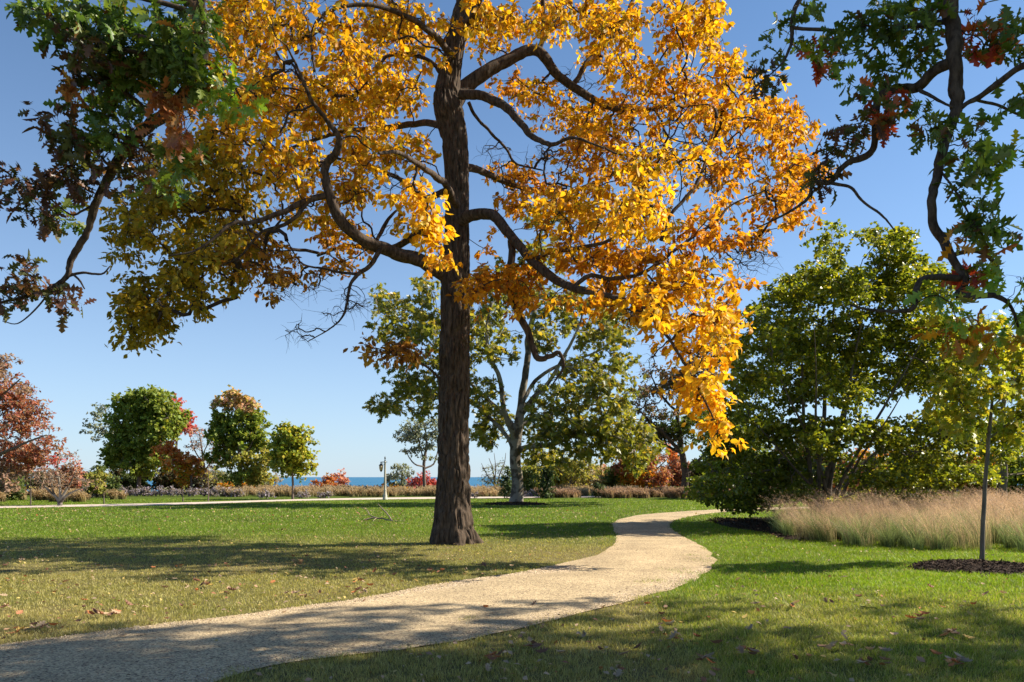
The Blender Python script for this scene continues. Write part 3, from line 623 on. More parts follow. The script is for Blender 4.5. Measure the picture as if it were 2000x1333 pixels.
# ================================================================== OAKS THAT FRAME THE VIEW
def oak(name, label, base, trunk, tr, LB, EL, above, seed, nleaf=16, lsize=.17, dens=36, cut=None):
    rs = np.random.RandomState(seed)
    root = empty(name, base, label, 'tree')
    mb = MB(); hitube(mb, trunk, tr, 60, .12, .02, .06, flare=1.0); mb.build('trunk', M_BARK_OAK, root, True)
    seeds = []; srad = []
    for pts, rad in LB:
        mb = MB(); p, r = hitube(mb, pts, rad, 26 if rad[0] > .05 else 12, .035, max(rad) * .12, max(rad) * .4, wob=.3)
        mb.build('limb', M_BARK_OAK, root, True); seeds.append(p[4::6]); srad.append(r[4::6])
    seeds = np.concatenate(seeds); srad = np.concatenate(srad)
    att = []; pals = []
    for cx, cy, rx, ry, dm, pl, Y, dr in EL:
        n = max(2, int(dens * dm * math.pi * rx * ry * (Y / F) ** 2)); a = blob(n, cx, cy, rx, ry, Y, 0, dr, rs, .45); att.append(a); pals += [pl] * n
    for c, s, n, pl in above:
        v = unit(rs.normal(size=(n, 3))) * (rs.uniform(0, 1, (n, 1)) ** .4); a = np.array(c) + v * np.array(s); a = a[vnoise(a * np.array([.62, .8, .5]) + seed) > .50]; att.append(a); pals += [pl] * len(a)
    att = np.concatenate(att); pals = np.array(pals)
    if cut is not None:
        k = cut(att, rs); att = att[k]; pals = pals[k]
    ch, cr, o = grow(att, seeds, srad, rs, K=6, tip=.0035, expo=.42, bend=.2, pathw=.2)
    tw = MB(); tubes(tw, ch, np.minimum(cr, .06), 5); cm = MB()
    leaves(cm, OAKL, att, list(pals), nleaf, rs, lsize, .2, .35, tw, .0022, 3, .5, 1., .35, .45)
    tw.build('twigs', M_TWIG, root, True); cm.build('crown', M_OAK, root)

def lim(lst): return [P(a, b, y) for a, b, y, h in lst], [h * y / F for a, b, y, h in lst]
def right_oak():
    L1 = lim([(1846,-40,8.6,21),(1850,0,8.6,20),(1858,60,8.6,18),(1862,110,8.5,17),(1868,170,8.5,16),(1868,215,8.5,14.5),(1852,260,8.5,13),(1840,300,8.4,12),(1830,350,8.4,10.5),(1820,400,8.3,10),(1823,442,8.3,9.5),(1843,474,8.3,10),(1856,500,8.2,9),(1868,522,8.2,9),(1886,545,8.1,9),(1880,564,8.1,8),(1870,575,8,7.5),(1905,579,7.9,7),(1945,578,7.9,6),(1975,600,7.8,4),(1990,640,7.8,2.5)])
    arch = [(10.4, 7.2, 6.2), (9.6, 7.6, 8.2), (8.2, 8.1, 9.3), (6.6, 8.5, 9.3), (5.3, 8.6, 8.4), (4.75, 8.6, 7.6)]
    L1 = (arch + L1[0], [.24, .2, .17, .15, .12, .11] + [q * .84 for q in L1[1]])
    L2 = lim([(1872,543,8.15,6.5),(1840,541,8.1,6.5),(1803,545,8,6),(1792,562,8,6),(1786,600,7.9,5),(1760,608,7.9,4),(1705,606,7.8,3),(1660,596,7.8,1.8)])
    L3 = lim([(1860,497,8.2,4.5),(1900,490,8.3,4.5),(1932,502,8.4,4.5),(1951,530,8.4,4),(1945,560,8.2,3.8),(1930,576,8,3)])
    L4 = lim([(1864,115,8.5,11),(1831,135,8.7,10.5),(1789,170,8.9,9.5),(1752,174,9,8.5),(1719,191,9.1,7.5),(1711,233,9.1,7),(1710,279,9.2,6.5),(1696,302,9.2,6.5),(1650,322,9.3,5.5),(1622,356,9.4,5),(1589,356,9.5,4),(1580,385,9.5,3.5),(1556,405,9.6,2.8),(1515,428,9.7,1.8),(1470,450,9.8,1)])
    L5 = lim([(1620,357,9.4,3.5),(1660,366,9.3,3),(1686,395,9.2,2.6),(1722,420,9.1,2.2),(1748,452,9,1.2)])
    L6 = lim([(1868,215,8.5,5),(1890,200,8.4,5),(1908,191,8.4,5.5),(1942,168,8.2,6),(1998,130,8,6.5),(2080,100,7.8,7.5),(2250,60,7.6,9)])
    L6 = (L6[0] + [(8.0, 7.35, 6.55), (10.3, 7.2, 7.0)], L6[1] + [.07, .11])
    L6b = lim([(1905,195,8.4,3),(1945,205,8.5,2.8),(1980,220,8.5,2.4),(2010,235,8.5,1.6)])
    L7 = lim([(1650,-120,9.4,6),(1572,-15,9.4,5),(1548,35,9.4,4.5),(1546,80,9.4,3.5),(1530,120,9.3,2.2),(1500,150,9.3,1)])
    L8 = lim([(1548,55,9.4,3.5),(1600,58,9.3,3.4),(1650,63,9.2,2.6),(1670,70,9.1,1.5)])
    L9 = lim([(1858,40,8.6,6),(1800,50,8.9,5),(1740,62,9.1,3.5),(1690,110,9.2,2)])
    L10 = lim([(1790,172,8.9,4),(1830,195,8.6,3),(1860,210,8.4,2)])
    L11 = lim([(1835,330,8.4,2.4),(1870,380,8.2,2),(1900,430,8.1,1.6),(1920,460,8,1.2)])
    upl = [([(10.4,7.2,6.5),(11,6.4,9),(10.5,5.2,12),(9.5,4.3,14.5)],[.22,.17,.11,.04]), ([(10.4,7.2,6),(12.5,8,9),(14,9.6,12),(15,11,14)],[.2,.15,.09,.03]), ([(10.4,7.2,5.5),(8.4,5.2,8),(6.2,3.6,10),(4.2,2.6,11.5)],[.19,.14,.09,.03]), ([(10.4,7.2,7),(9.5,8.5,10),(8.5,9.6,13),(7.5,10.5,15)],[.18,.13,.08,.03])]
    conn = ([(5.3, 8.6, 8.4), (4.6, 9.1, 8.4), (3.95, 9.4, 8.1), P(1650, -120, 9.4)], [.08, .06, .045, .037])
    EL = [(1690,80,60,45,1,'oakgreen',9,.5),(1760,30,70,40,1,'oakgreen',9,.5),(1700,150,60,35,.9,'oakgreen',9,.4),(1790,90,55,45,1,'oakgreen',8.8,.5),(1830,30,50,40,.9,'oakgreen',8.7,.5),(1800,190,40,25,.7,'oakgreen',8.8,.4),
      (1870,130,25,40,.5,'oakgreen',8.3,.3),(1745,215,32,40,1,'oakred',9,.3),(1700,230,40,30,.6,'oakdark',9,.3),(1650,255,45,40,.8,'oakdark',9.3,.4),(1620,300,40,35,.7,'oakdark',9.4,.4),(1600,350,30,30,.6,'oakdark',9.5,.3),
      (1825,255,40,38,1.1,'oakgreen',8.4,.4),(1880,290,50,42,1.1,'oakgreen',8.3,.4),(1895,235,30,25,.8,'oakgreen',8.3,.3),(1940,310,50,40,.8,'oaklight',8.2,.4),(1885,330,40,30,.9,'oakgreen',8.2,.3),
      (1935,400,42,40,1.2,'oakgreen',8.1,.3),(1890,425,35,25,.9,'oakgreen',8.1,.3),(1895,468,45,14,.8,'oakorange',8.1,.3),(1945,455,18,14,.7,'oakgreen',8,.3),
      (1930,50,45,45,1.1,'oakred',8.6,.4),(1985,100,40,50,.9,'oakgreen',8.5,.4),(1970,40,40,40,.8,'oakgreen',8.5,.4),(1995,200,20,40,.6,'oakgreen',8.4,.3),(1560,30,40,30,.6,'oakgreen',9.3,.3),(1575,95,40,35,.7,'oaklight',9.3,.3),
      (1515,60,32,40,.8,'oakgreen',9.4,.3),(1590,100,25,20,.5,'oakred',9.3,.2),(1500,130,35,20,.6,'oakdark',9.5,.2),(1790,522,55,14,.6,'oakorange',7.9,.3),(1835,575,35,18,.2,'oaklight',7.9,.3),(1920,525,22,16,.25,'oaklight',8.2,.3),
      (1975,545,25,22,.7,'oaklight',7.8,.3),(1930,640,60,22,.5,'oakorange',7.8,.3),(1985,620,30,45,.6,'oaklight',7.7,.3),(1880,610,50,22,.25,'oaklight',7.8,.3),(1915,530,20,15,.5,'oakred',8.1,.2),(1840,660,50,25,.2,'oakorange',7.8,.3)]
    above = [((10.5,6.5,11.5),(5,5,3.4),900,'oakgreen'),((6.0,4.6,9.8),(3.6,3.4,1.8),200,'oakgreen'),((14.5,10.5,11),(5,3.6,4),1700,'oakgreen'),((9,10.5,12.8),(5,2.6,2.2),800,'oakgreen'),((7.5,8.6,10.2),(2.4,1.4,.9),40,'oakgreen')]
    def cut(a, rs):
        px = 1000 + a[:, 0] / a[:, 1] * F; py = HY - (a[:, 2] - H) / a[:, 1] * F
        out = (a[:, 1] > .5) & (py > -25) & (px > -30) & (px < 1480)          # keep the view clear where the photo shows none of this oak
        lp = catmull([(1850,0),(1862,110),(1868,215),(1840,300),(1820,400),(1845,475),(1868,522),(1885,545),(1880,565),(1905,580),(1945,579)], 8); lq = catmull([(1870,542),(1840,541),(1803,546),(1790,565),(1785,600),(1760,608),(1705,606)], 8)
        lr = catmull([(1862,496),(1900,490),(1932,502),(1950,530),(1943,562)], 8); L_ = np.vstack([lp, lq, lr])
        dm = np.min(np.hypot(px[:, None] - L_[None, :, 0], py[:, None] - L_[None, :, 1]), 1)
        near = (a[:, 1] > 5) & (a[:, 1] < 9.4) & (dm < 26) & (rs.uniform(0, 1, len(px)) < .9)      # leaves sit out on the twigs, not on the thick limb
        return ~(out | near)
    oak('oak_tree', 'oak with a crooked dark limb hanging at the right, green leaves with red sprays', (10.4, 7.2, 0),
        [(10.5, 7.1, -.15), (10.4, 7.2, 1.2), (10.35, 7.2, 4), (10.4, 7.2, 7), (10.6, 7, 10), (10.8, 6.8, 13)], [.5, .42, .38, .33, .2, .06],
        [L1, L2, L3, L4, L5, L6, L6b, L7, L8, L9, L10, L11, conn] + upl, EL, above, 21, nleaf=14, lsize=.18, dens=25, cut=cut)
right_oak()
def left_oak():
    L1 = lim([(395,-60,8.8,16),(391,0,8.8,14),(398,55,8.9,13),(392,115,9,12.5),(375,160,9,12),(335,210,9.1,12),(286,245,9.2,11),(241,295,9.3,10),(210,350,9.4,8.5),(187,400,9.4,7.5),(170,455,9.5,6.5),(141,505,9.6,5.8),(128,545,9.6,5),(72,574,9.7,3.4),(0,592,9.8,2.6),(-60,610,9.9,1.5)])
    arch = [(-2.6, -2.4, 5.6), (-2.8, -.5, 7.6), (-3.0, 2.5, 8.7), (-3.3, 5.5, 8.6), (-3.5, 7.6, 7.9)]
    L1 = (arch + L1[0], [.24, .2, .17, .13, .105] + L1[1])
    L2 = lim([(132,540,9.6,3),(160,533,9.6,2.6),(198,536,9.6,2),(215,520,9.6,1.2)])
    L2b = lim([(140,535,9.6,2.4),(155,548,9.6,2),(165,565,9.6,1.2)])
    L3 = lim([(100,565,9.6,2),(72,602,9.6,1.6),(35,632,9.6,1.2),(5,628,9.6,.8)])
    L4 = lim([(236,302,9.3,4),(215,325,9.3,3.5),(195,330,9.3,3),(160,320,9.3,2),(110,330,9.3,1.4)])
    L4b = lim([(225,325,9.3,3.5),(208,320,9.2,3),(197,305,9.2,2)])
    L5 = lim([(184,400,9.4,2.6),(160,412,9.4,2.2),(138,420,9.4,1.6),(100,390,9.4,1.2)])
    L6 = lim([(372,165,9,6),(340,130,8.8,5.5),(290,110,8.6,4.5),(220,90,8.5,3.5),(140,60,8.4,2),(70,20,8.3,1)])
    L7 = lim([(392,30,8.8,6),(330,10,8.6,5),(250,-10,8.4,4),(160,-40,8.3,3)])
    L8 = lim([(390,120,9,5),(420,130,8.9,3.5),(450,160,8.8,2.5),(470,190,8.8,1.5)])
    L9 = lim([(300,235,9.1,4),(270,200,9,3.4),(220,170,8.9,2.6),(170,150,8.8,1.6)])
    L10 = lim([(330,215,9.1,3),(345,270,9.1,2.4),(350,320,9.2,1.6)])
    upl = [([(-2.6,-2.4,6),(-3.6,-3.5,9),(-5,-4.5,12)],[.2,.14,.04]), ([(-2.6,-2.4,6),(-4.5,-1,8.6),(-7,1,11)],[.19,.13,.03]), ([(-2.6,-2.4,6),(-1,-3.4,9),(0.4,-4,12)],[.18,.12,.03])]
    EL = [(90,25,60,32,1,'oakgreen',8.5,.5),(180,40,80,50,1.1,'oakgreen',8.6,.5),(170,90,60,40,.9,'oakdark',8.6,.5),(270,70,80,60,1.1,'oakgreen',8.8,.6),(350,60,60,60,1.,'oakgreen',8.6,.5),(260,150,70,50,1.1,'oakgreen',8.9,.6),(210,200,60,50,1,'oakgreen',9,.6),
      (330,150,60,50,1,'oakgreen',8.7,.5),(150,150,35,30,.6,'oakdark',8.8,.4),(150,190,30,28,.8,'oakrust',8.9,.3),(325,185,45,18,1.2,'oakrust',8.5,.3),(360,250,32,35,1.2,'oakrust',8.5,.3),(385,180,35,30,.9,'oakgreen',8.6,.4),(440,180,42,30,1,'oaklight',8.5,.3),(420,130,30,30,.6,'oaklight',8.6,.3),
      (400,40,30,30,.4,'oakgreen',8.5,.3),(285,270,45,35,.8,'oakdark',9.1,.4),(200,270,50,35,.9,'oakgreen',9,.4),(98,238,28,16,.9,'oakdark',9,.2),(130,270,40,25,.8,'oakdark',9.1,.3),(60,355,55,30,1,'oakdark',9.3,.4),(120,340,45,35,.9,'oakdark',9.3,.4),(165,310,45,35,.9,'oakdark',9.2,.4),
      (75,410,42,32,1,'oakdark',9.4,.3),(120,410,30,25,.7,'oakgreen',9.4,.3),(215,360,30,40,.6,'oakdark',9.3,.4),(300,350,45,30,.5,'oakgreen',9.2,.4),(340,320,50,30,.6,'oakgreen',9.1,.4),(250,320,35,25,.5,'oakdark',9.2,.3),
      (35,545,42,28,1,'oakdark',9.7,.3),(20,580,32,28,.8,'oakdark',9.7,.3),(95,570,35,18,.7,'oakdark',9.6,.3),(115,590,20,14,.5,'oakdark',9.6,.2),(205,120,40,40,.6,'oakdark',8.8,.4)]
    above = [((-4.5,-2.5,10.5),(3.5,3,2.5),150,'oakgreen'),((-3.5,6.5,9.0),(2.6,1.6,.7),60,'oakgreen')]
    def cut(a, rs):
        px = 1000 + a[:, 0] / a[:, 1] * F; py = HY - (a[:, 2] - H) / a[:, 1] * F
        return ~((a[:, 1] > .5) & (py > -15) & (px > 480))
    oak('oak_tree', 'oak with a curved limb at the upper left, dark green and rust lobed leaves', (-2.6, -2.4, 0),
        [(-2.7, -2.5, -.15), (-2.6, -2.4, 1), (-2.6, -2.4, 3.5), (-2.6, -2.4, 6), (-2.6, -2.5, 8)], [.46, .38, .34, .3, .1],
        [L1, L2, L2b, L3, L4, L4b, L5, L6, L7, L8, L9, L10] + upl, EL, above, 33, cut=cut)
left_oak()

# ================================================================== MIDDLE DISTANCE TREES
tree('sycamore_tree', 'pale-barked spreading tree with thin green leaves behind the golden tree, in a mulch circle', 'tree', 50,
  [([(1010,987,0),(1010,975,0),(1009,940,0),(1008,900,0),(1010,862,0),(1015,820,0),(1020,760,.4),(1030,700,.8),(1034,650,1),(1045,600,1.2),(1060,540,1.5),(1055,480,1.8),(1045,440,2)],[21,16,13.5,13,13,11,9,8,7,6,5,3.5,2]),
   ([(1008,868),(995,830,-.5),(983,790,-1),(975,740,-1.4),(956,690,-1.8),(950,645,-2),(960,590,-2.4)],[8,7,6,5.5,5,4,2]),
   ([(1004,880),(985,845,.6),(955,815,1.2),(925,790,2),(885,775,3),(820,770,4),(760,775,4.5)],[6,5,4.2,3.6,3,2.2,1.2]),
   ([(1012,850),(985,810,1),(940,770,1.8),(905,735,2.6),(850,680,3.4),(790,620,4)],[6,5,4.2,3.6,2.8,1.4]),
   ([(1016,815),(1040,780,-.6),(1065,755,-1.2),(1088,720,-1.8),(1105,690,-2.4),(1130,640,-3),(1140,600,-3.5)],[7,6,5,4.5,4,3,1.6]),
   ([(1018,790),(1050,740,1),(1100,710,2),(1160,690,3),(1210,660,4)],[5,4.5,3.6,2.6,1.4]),
   ([(1014,880),(1040,872,-.8),(1080,868,-1.6),(1130,850,-2.6),(1190,850,-3.6),(1240,870,-4)],[7,6.5,5,4,2.8,1.4]),
   ([(1016,830),(1060,815,1),(1110,800,2),(1170,790,3),(1220,800,3.6)],[5,4.4,3.4,2.4,1.2])],
  [(770,595,50,30,.7),(790,640,70,40,.8),(740,580,30,20,.5),(840,560,60,35,.5),(850,640,50,45,.8),(770,700,40,25,.3),(760,790,42,22,1),(790,760,50,30,.9),(740,795,22,12,1),(840,740,50,45,.9),(830,790,40,30,.7),(890,690,50,50,.7),(950,620,55,50,.8),(960,680,55,40,.6),(945,760,40,45,.8),(960,830,42,40,.9),(935,860,30,20,.8),
   (1010,560,60,50,.8),(1060,500,60,45,.6),(1050,430,55,35,.4),(960,540,50,30,.6),(1100,590,70,50,.9),(1060,660,55,45,.6),(1160,640,60,50,.9),(1210,630,35,40,.6),(1215,690,30,35,.8),(1140,720,60,35,.8),(1110,770,60,45,1.1),(1190,760,55,45,1),(1060,830,50,45,1.2),(1130,840,75,45,1.3),(1210,830,60,45,1.3),(1240,880,42,42,1.2),(1270,860,30,30,.8),(1050,890,45,22,1),(1180,880,50,30,1),(1100,900,40,15,.6)],
  'syc', T_lobed('maple'), .31, dens=6.0, nleaf=16, spread=.55, depth=4, bark=M_SYC, lmat=M_GREEN, seed=3, tip=.014, expo=.36, twigs=True, layers=2, hi=True, bend=.2, dr=1.2)

# broad shrubby beech on the right
bs = []
for i, (tx, ty, w_, d) in enumerate([(1555,560,7,0),(1640,470,8,.6),(1700,560,7,-1),(1750,480,7,1.2),(1840,600,6,-.8),(1500,680,6,-1.5),(1450,800,5,-.6),(1900,720,5,1),(1860,840,4,-1.6),(1590,640,6,-2.4),(1680,620,6,2.4),(1420,900,4,.4),(1780,740,5,-2.6),(1520,860,4,2.4)]):
    bx = 1612 + (i % 7 - 3) * 8; by = 1024
    pl = [(bx, by, d * .06), (bx + (tx - bx) * .10, by - (by - ty) * .18, d * .25), (bx + (tx - bx) * .38 + 6 * ((i % 3) - 1), by - (by - ty) * .45, d * .8), (bx + (tx - bx) * .7, by - (by - ty) * .73, d * 1.5), (tx, ty, d * 2)]
    bs.append((pl, [w_ * 1.0, w_ * .8, w_ * .6, w_ * .36, w_ * .14]))
tree('beech_tree', 'broad low-branched green tree with many stems in a mulch bed right of the path', 'tree', 28, bs,
  [(1622,475,28,42,.6),(1600,540,50,45,.8),(1550,580,55,45,.9),(1650,570,70,55,1),(1745,490,55,45,.8),(1760,460,25,22,.5),(1700,470,35,25,.4),(1740,560,60,50,1),(1815,560,60,50,.9),(1500,640,60,55,1),(1580,660,75,55,.85),(1680,660,80,60,.8),(1780,650,70,55,1),(1860,660,60,60,.9),
   (1465,730,55,55,1),(1550,750,80,55,.8),(1650,750,80,50,.7),(1740,740,60,40,.6),(1860,740,70,50,.9),(1450,820,65,50,1),(1540,840,80,50,.75),(1640,850,80,50,.7),(1740,850,70,40,.65),(1850,840,70,50,.9),
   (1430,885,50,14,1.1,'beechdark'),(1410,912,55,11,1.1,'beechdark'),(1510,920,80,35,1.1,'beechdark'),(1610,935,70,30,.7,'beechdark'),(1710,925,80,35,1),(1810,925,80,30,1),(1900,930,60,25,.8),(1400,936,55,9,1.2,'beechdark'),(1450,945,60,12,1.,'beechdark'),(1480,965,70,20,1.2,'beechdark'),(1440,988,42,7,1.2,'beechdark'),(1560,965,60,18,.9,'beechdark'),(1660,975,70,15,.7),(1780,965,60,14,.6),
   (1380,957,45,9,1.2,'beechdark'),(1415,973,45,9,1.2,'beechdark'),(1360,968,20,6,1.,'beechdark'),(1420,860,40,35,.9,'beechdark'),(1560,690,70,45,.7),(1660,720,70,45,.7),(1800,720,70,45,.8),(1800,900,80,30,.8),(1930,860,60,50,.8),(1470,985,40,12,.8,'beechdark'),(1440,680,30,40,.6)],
  'beech', DIAMW, .135, dens=24, nleaf=38, spread=.36, depth=3.4, bark=M_GREYBARK, lmat=M_GREEN, seed=8, tip=.006, expo=.40, twigs=False, layers=2, hi=False, flat=.35, bend=.12, dr=1.1, droop=.2, up=1.2, ntw=4)

# staked-straight young tree on the right lawn
YT = G(1917, 1100)[1]
tree('sapling', 'young slender tree with a straight thin trunk on the right lawn before the tall grass', 'tree', YT,
  [([(1917,1101,0),(1918,1060,0),(1921,1000,0),(1925,930,0),(1930,860,0),(1937,800,0),(1940,740,0),(1944,680,0),(1948,630,0)],[6.5,5.6,5.2,4.8,4.5,3.6,2.8,2,1]),
   ([(1930,850),(1900,810,.2),(1870,780,.4),(1850,750,.5)],[2.2,1.8,1.3,.7]),([(1936,800),(1970,760,-.2),(2000,720,-.4)],[2,1.6,.8]),([(1938,780),(1915,720,-.3),(1900,670,-.5)],[2,1.5,.7]),([(1930,860),(1965,830,.3),(2005,800,.5)],[2,1.6,.8])],
  [(1945,650,40,35,.8,'mapleyel'),(1900,680,45,40,.8),(1975,690,50,45,.9),(1860,740,50,40,.8),(1930,750,50,45,.7),(2000,760,40,60,.9),(1850,800,50,35,.7),(1910,820,55,35,.7),(1980,840,55,40,.8),(1960,620,40,25,.5,'mapleyel')],
  'mapleyel', MAPL, .135, dens=42, nleaf=14, spread=.22, depth=.5, bark=M_GREYBARK, lmat=M_GREEN, seed=12, tip=.003, twigs=True, layers=1, hi=False, dr=1.2)

# ================================================================== FAR TREES, LEFT TO RIGHT
def st(x, by, ty, w, lean=0, Y=0):
    n = 4; return ([(x + lean * i / n, by + (ty - by) * i / n, 0) for i in range(n + 1)], [w * 1.35, w, w * .85, w * .6, w * .3])
tree('hawthorn_tree', 'large rust-red tree with layered branches at the far left edge', 'tree', 50,
  [([(-60,990),(-62,950),(-55,900),(-40,840),(-30,780),(-25,720)],[11,9,8,6,4,2]),([(-60,945),(-20,900,-1),(40,870,-2),(90,850,-3)],[6,5,3,1.5]),([(-55,900),(0,840,1),(50,800,2),(85,780,3)],[5,4,2.6,1.4]),([(-60,950),(-10,920,1),(50,910,2),(100,905,2.6)],[5,4,2.6,1.4]),([(-45,850),(0,780,-1),(40,740,-2)],[4,3,1.4])],
  [(0,730,35,25,.7,'brownpink'),(10,765,45,20,.9,'rustred'),(50,760,30,12,.5,'brownpink'),(30,800,60,20,1,'rustred'),(75,790,25,9,.6,'rustred'),(40,835,65,20,1,'rustred'),(90,830,22,9,.6,'rustred'),(30,870,75,22,1,'rustred'),(95,865,25,12,.8,'rustred'),(50,900,60,18,1,'rustred'),(105,895,22,12,.8,'red'),(10,920,60,18,.8,'brownpink'),(-60,830,70,80,.8,'rustred'),(20,900,70,40,.9,'rustred'),(0,950,50,20,.8,'brownpink'),(60,815,50,20,.9,'rustred'),(20,770,60,30,.9,'rustred'),(60,880,60,25,1,'rustred'),(0,700,30,18,.7,'brownpink'),(-20,740,50,40,.8,'rustred')],
  'rustred', DIAM, .22, dk=3.2, dens=3.4, nleaf=17, spread=.55, depth=2, seed=40, tip=.012, bark=M_GREYBARK, layers=2, flat=.3, twigs=True, droop=.1, bend=.15)
tree('crabapple_tree', 'small twiggy tree with forked pale trunks at the lawn edge, far left', 'tree', 47,
  [([(117,989),(116,980),(108,970),(95,958),(82,945),(70,925)],[6,4.5,3.4,2.8,2,1]),([(118,988),(120,975),(128,960),(140,940),(150,915)],[5,4,3,2,1]),([(117,985),(118,965),(115,940),(112,910),(118,890)],[4,3.4,2.6,1.8,1]),([(119,982),(130,968),(150,958),(175,950)],[3.6,3,2,1]),([(116,980),(104,962),(100,940),(95,915)],[3.4,2.6,1.8,1])],
  [(115,915,35,22,.6),(80,930,32,20,.7),(150,925,32,20,.6),(175,940,28,14,.6),(130,890,28,12,.4),(110,945,40,15,.6)],
  'brownpink', DIAM, .15, dk=2.4, dens=5, nleaf=8, spread=.5, depth=.6, seed=41, tip=.012, bark=M_SYC, twigs=True, ntw=6, bend=.2)
tree('maple_tree', 'big dense green maple, the tallest of the far left trees', 'tree', 84,
  [([(272,964),(272,950),(271,930),(270,900),(272,860),(275,810),(280,780)],[7,5.4,4.8,4.4,3.6,2.4,1.2]),([(271,920),(250,890),(235,850)],[3,2,1]),([(271,910),(300,870),(320,830)],[3,2,1])],
  [(290,775,40,20,1.1),(255,790,35,22,1.1),(310,800,40,28,1.1),(260,820,48,30,1.2),(310,840,45,32,1.1),(345,820,18,22,.8),(225,880,22,18,.9),(250,870,48,28,1.2),(300,890,45,28,1.1),(265,910,40,22,1),(225,900,22,12,.9),(225,850,15,18,.7)],
  'maple', DIAMW, .33, dens=2.9, nleaf=24, spread=.8, depth=1.5, seed=42, tip=.03, layers=1, cull=.24)
tree('locust_tree', 'thin feathery grey-green tree leaning left out of the big far maple', 'tree', 92,
  [([(262,966),(258,930),(248,890),(235,850),(222,825)],[4,3.4,2.8,2,1]),([(240,868),(215,850),(190,835)],[1.8,1.3,.7]),([(235,850),(210,815),(205,800)],[1.6,1.2,.6])],
  [(205,795,18,7,.8),(190,812,24,8,.8),(210,825,22,8,.8),(172,833,16,5,.9),(190,840,26,6,.7),(215,845,20,8,.7),(200,860,16,6,.6)],
  'grey', DIAM, .3, dens=2.4, nleaf=16, spread=.7, seed=43, tip=.03, flat=.3, bend=.1)
tree('red_maple_tree', 'crimson tree top showing behind the right shoulder of the big far maple', 'tree', 96,
  [st(345,966,800,4)], [(345,790,15,14,1.1),(355,810,18,18,1.1),(362,830,14,16,1),(345,835,18,18,.8)], 'red', DIAMW, .35, dens=2.4, nleaf=20, spread=.8, seed=44, tip=.03)
tree('small_maple_tree', 'small bright orange tree at the right foot of the big far maple', 'tree', 80,
  [([(374,964),(374,945),(370,925),(360,905)],[3.4,2.6,2,1]),([(374,930),(340,900),(325,880)],[1.8,1.2,.6]),([(373,925),(385,905),(392,890)],[1.6,1,.6])],
  [(325,875,18,16,1.1),(340,895,28,14,1.1),(370,900,26,14,1.1),(350,915,32,14,.9,'oakorange'),(385,915,14,14,.8,'oakorange'),(355,938,22,12,.5,'oakorange')],
  'orangered', DIAMW, .3, dens=2.8, nleaf=18, spread=.7, seed=45, tip=.02, cull=.15)
tree('bare_tree', 'thinning brown and pink twiggy tree between the two big far maples', 'tree', 88,
  [([(402,965),(400,930),(396,895),(392,860),(388,840)],[4,3.4,2.4,1.6,.8]),([(400,920),(420,890),(430,870)],[2,1.4,.7]),([(398,910),(380,880),(372,855)],[2,1.4,.7]),([(396,890),(408,860),(415,840)],[1.6,1.1,.6])],
  [(385,840,18,14,.6,'pink'),(410,860,22,16,.6,'brownpink'),(425,885,20,18,.7,'brownpink'),(385,875,18,18,.6,'brownpink'),(410,905,26,18,.7,'brownpink'),(425,930,26,14,.7,'yelgreen'),(400,940,22,12,.6,'grey')],
  'brownpink', DIAM, .22, dens=3, nleaf=10, spread=.9, seed=46, tip=.028, twigs=True, ntw=6, bend=.18)
tree('maple_tree', 'tall green maple with a peach-coloured top left of the round-headed small tree', 'tree', 80,
  [([(469,964),(469,950),(468,930),(467,890),(466,840),(465,790)],[5.6,4.6,4.2,3.6,2.4,1.2]),([(468,915),(445,880),(430,860)],[2.2,1.5,.7]),([(468,905),(490,870),(500,840)],[2.2,1.5,.7])],
  [(465,775,18,12,1.1,'maplepink'),(442,790,18,14,1,'maplepink'),(476,795,25,18,1.1,'maplepink'),(448,820,34,22,1.2),(493,825,29,22,1.1),(425,845,29,14,1.1),(465,855,43,22,1.2),(504,865,25,20,1),(442,890,32,20,1),(487,900,41,22,1.2,'yelgreen'),(504,930,27,14,1,'yelgreen'),(465,928,29,12,.9,'maple')],
  'maple', DIAMW, .32, dens=3.1, nleaf=23, spread=.75, depth=1.2, seed=47, tip=.028, cull=.2)
YR = G(572, 976)[1]
tree('maple_tree', 'young round-headed yellow-green maple on a thin straight trunk, left of the lamp post', 'tree', YR,
  [([(572,977),(572,965),(572,950),(571,930),(570,900),(570,870),(570,840)],[3.6,3.0,2.8,2.7,2.2,1.5,.8])],
  [(567,845,30,20,1.1,'mapleyel'),(586,862,26,24,1.1,'mapleyel'),(550,868,26,26,1.2,'maple'),(572,885,41,24,1.2,'mapleyel'),(554,905,28,16,1.1,'maple'),(587,905,26,16,1.1,'mapleyel'),(572,918,22,10,.9,'maple')],
  'mapleyel', DIAMW, .22, dens=5.2, nleaf=22, spread=.5, seed=48, tip=.014, shell=.5, cull=0.)
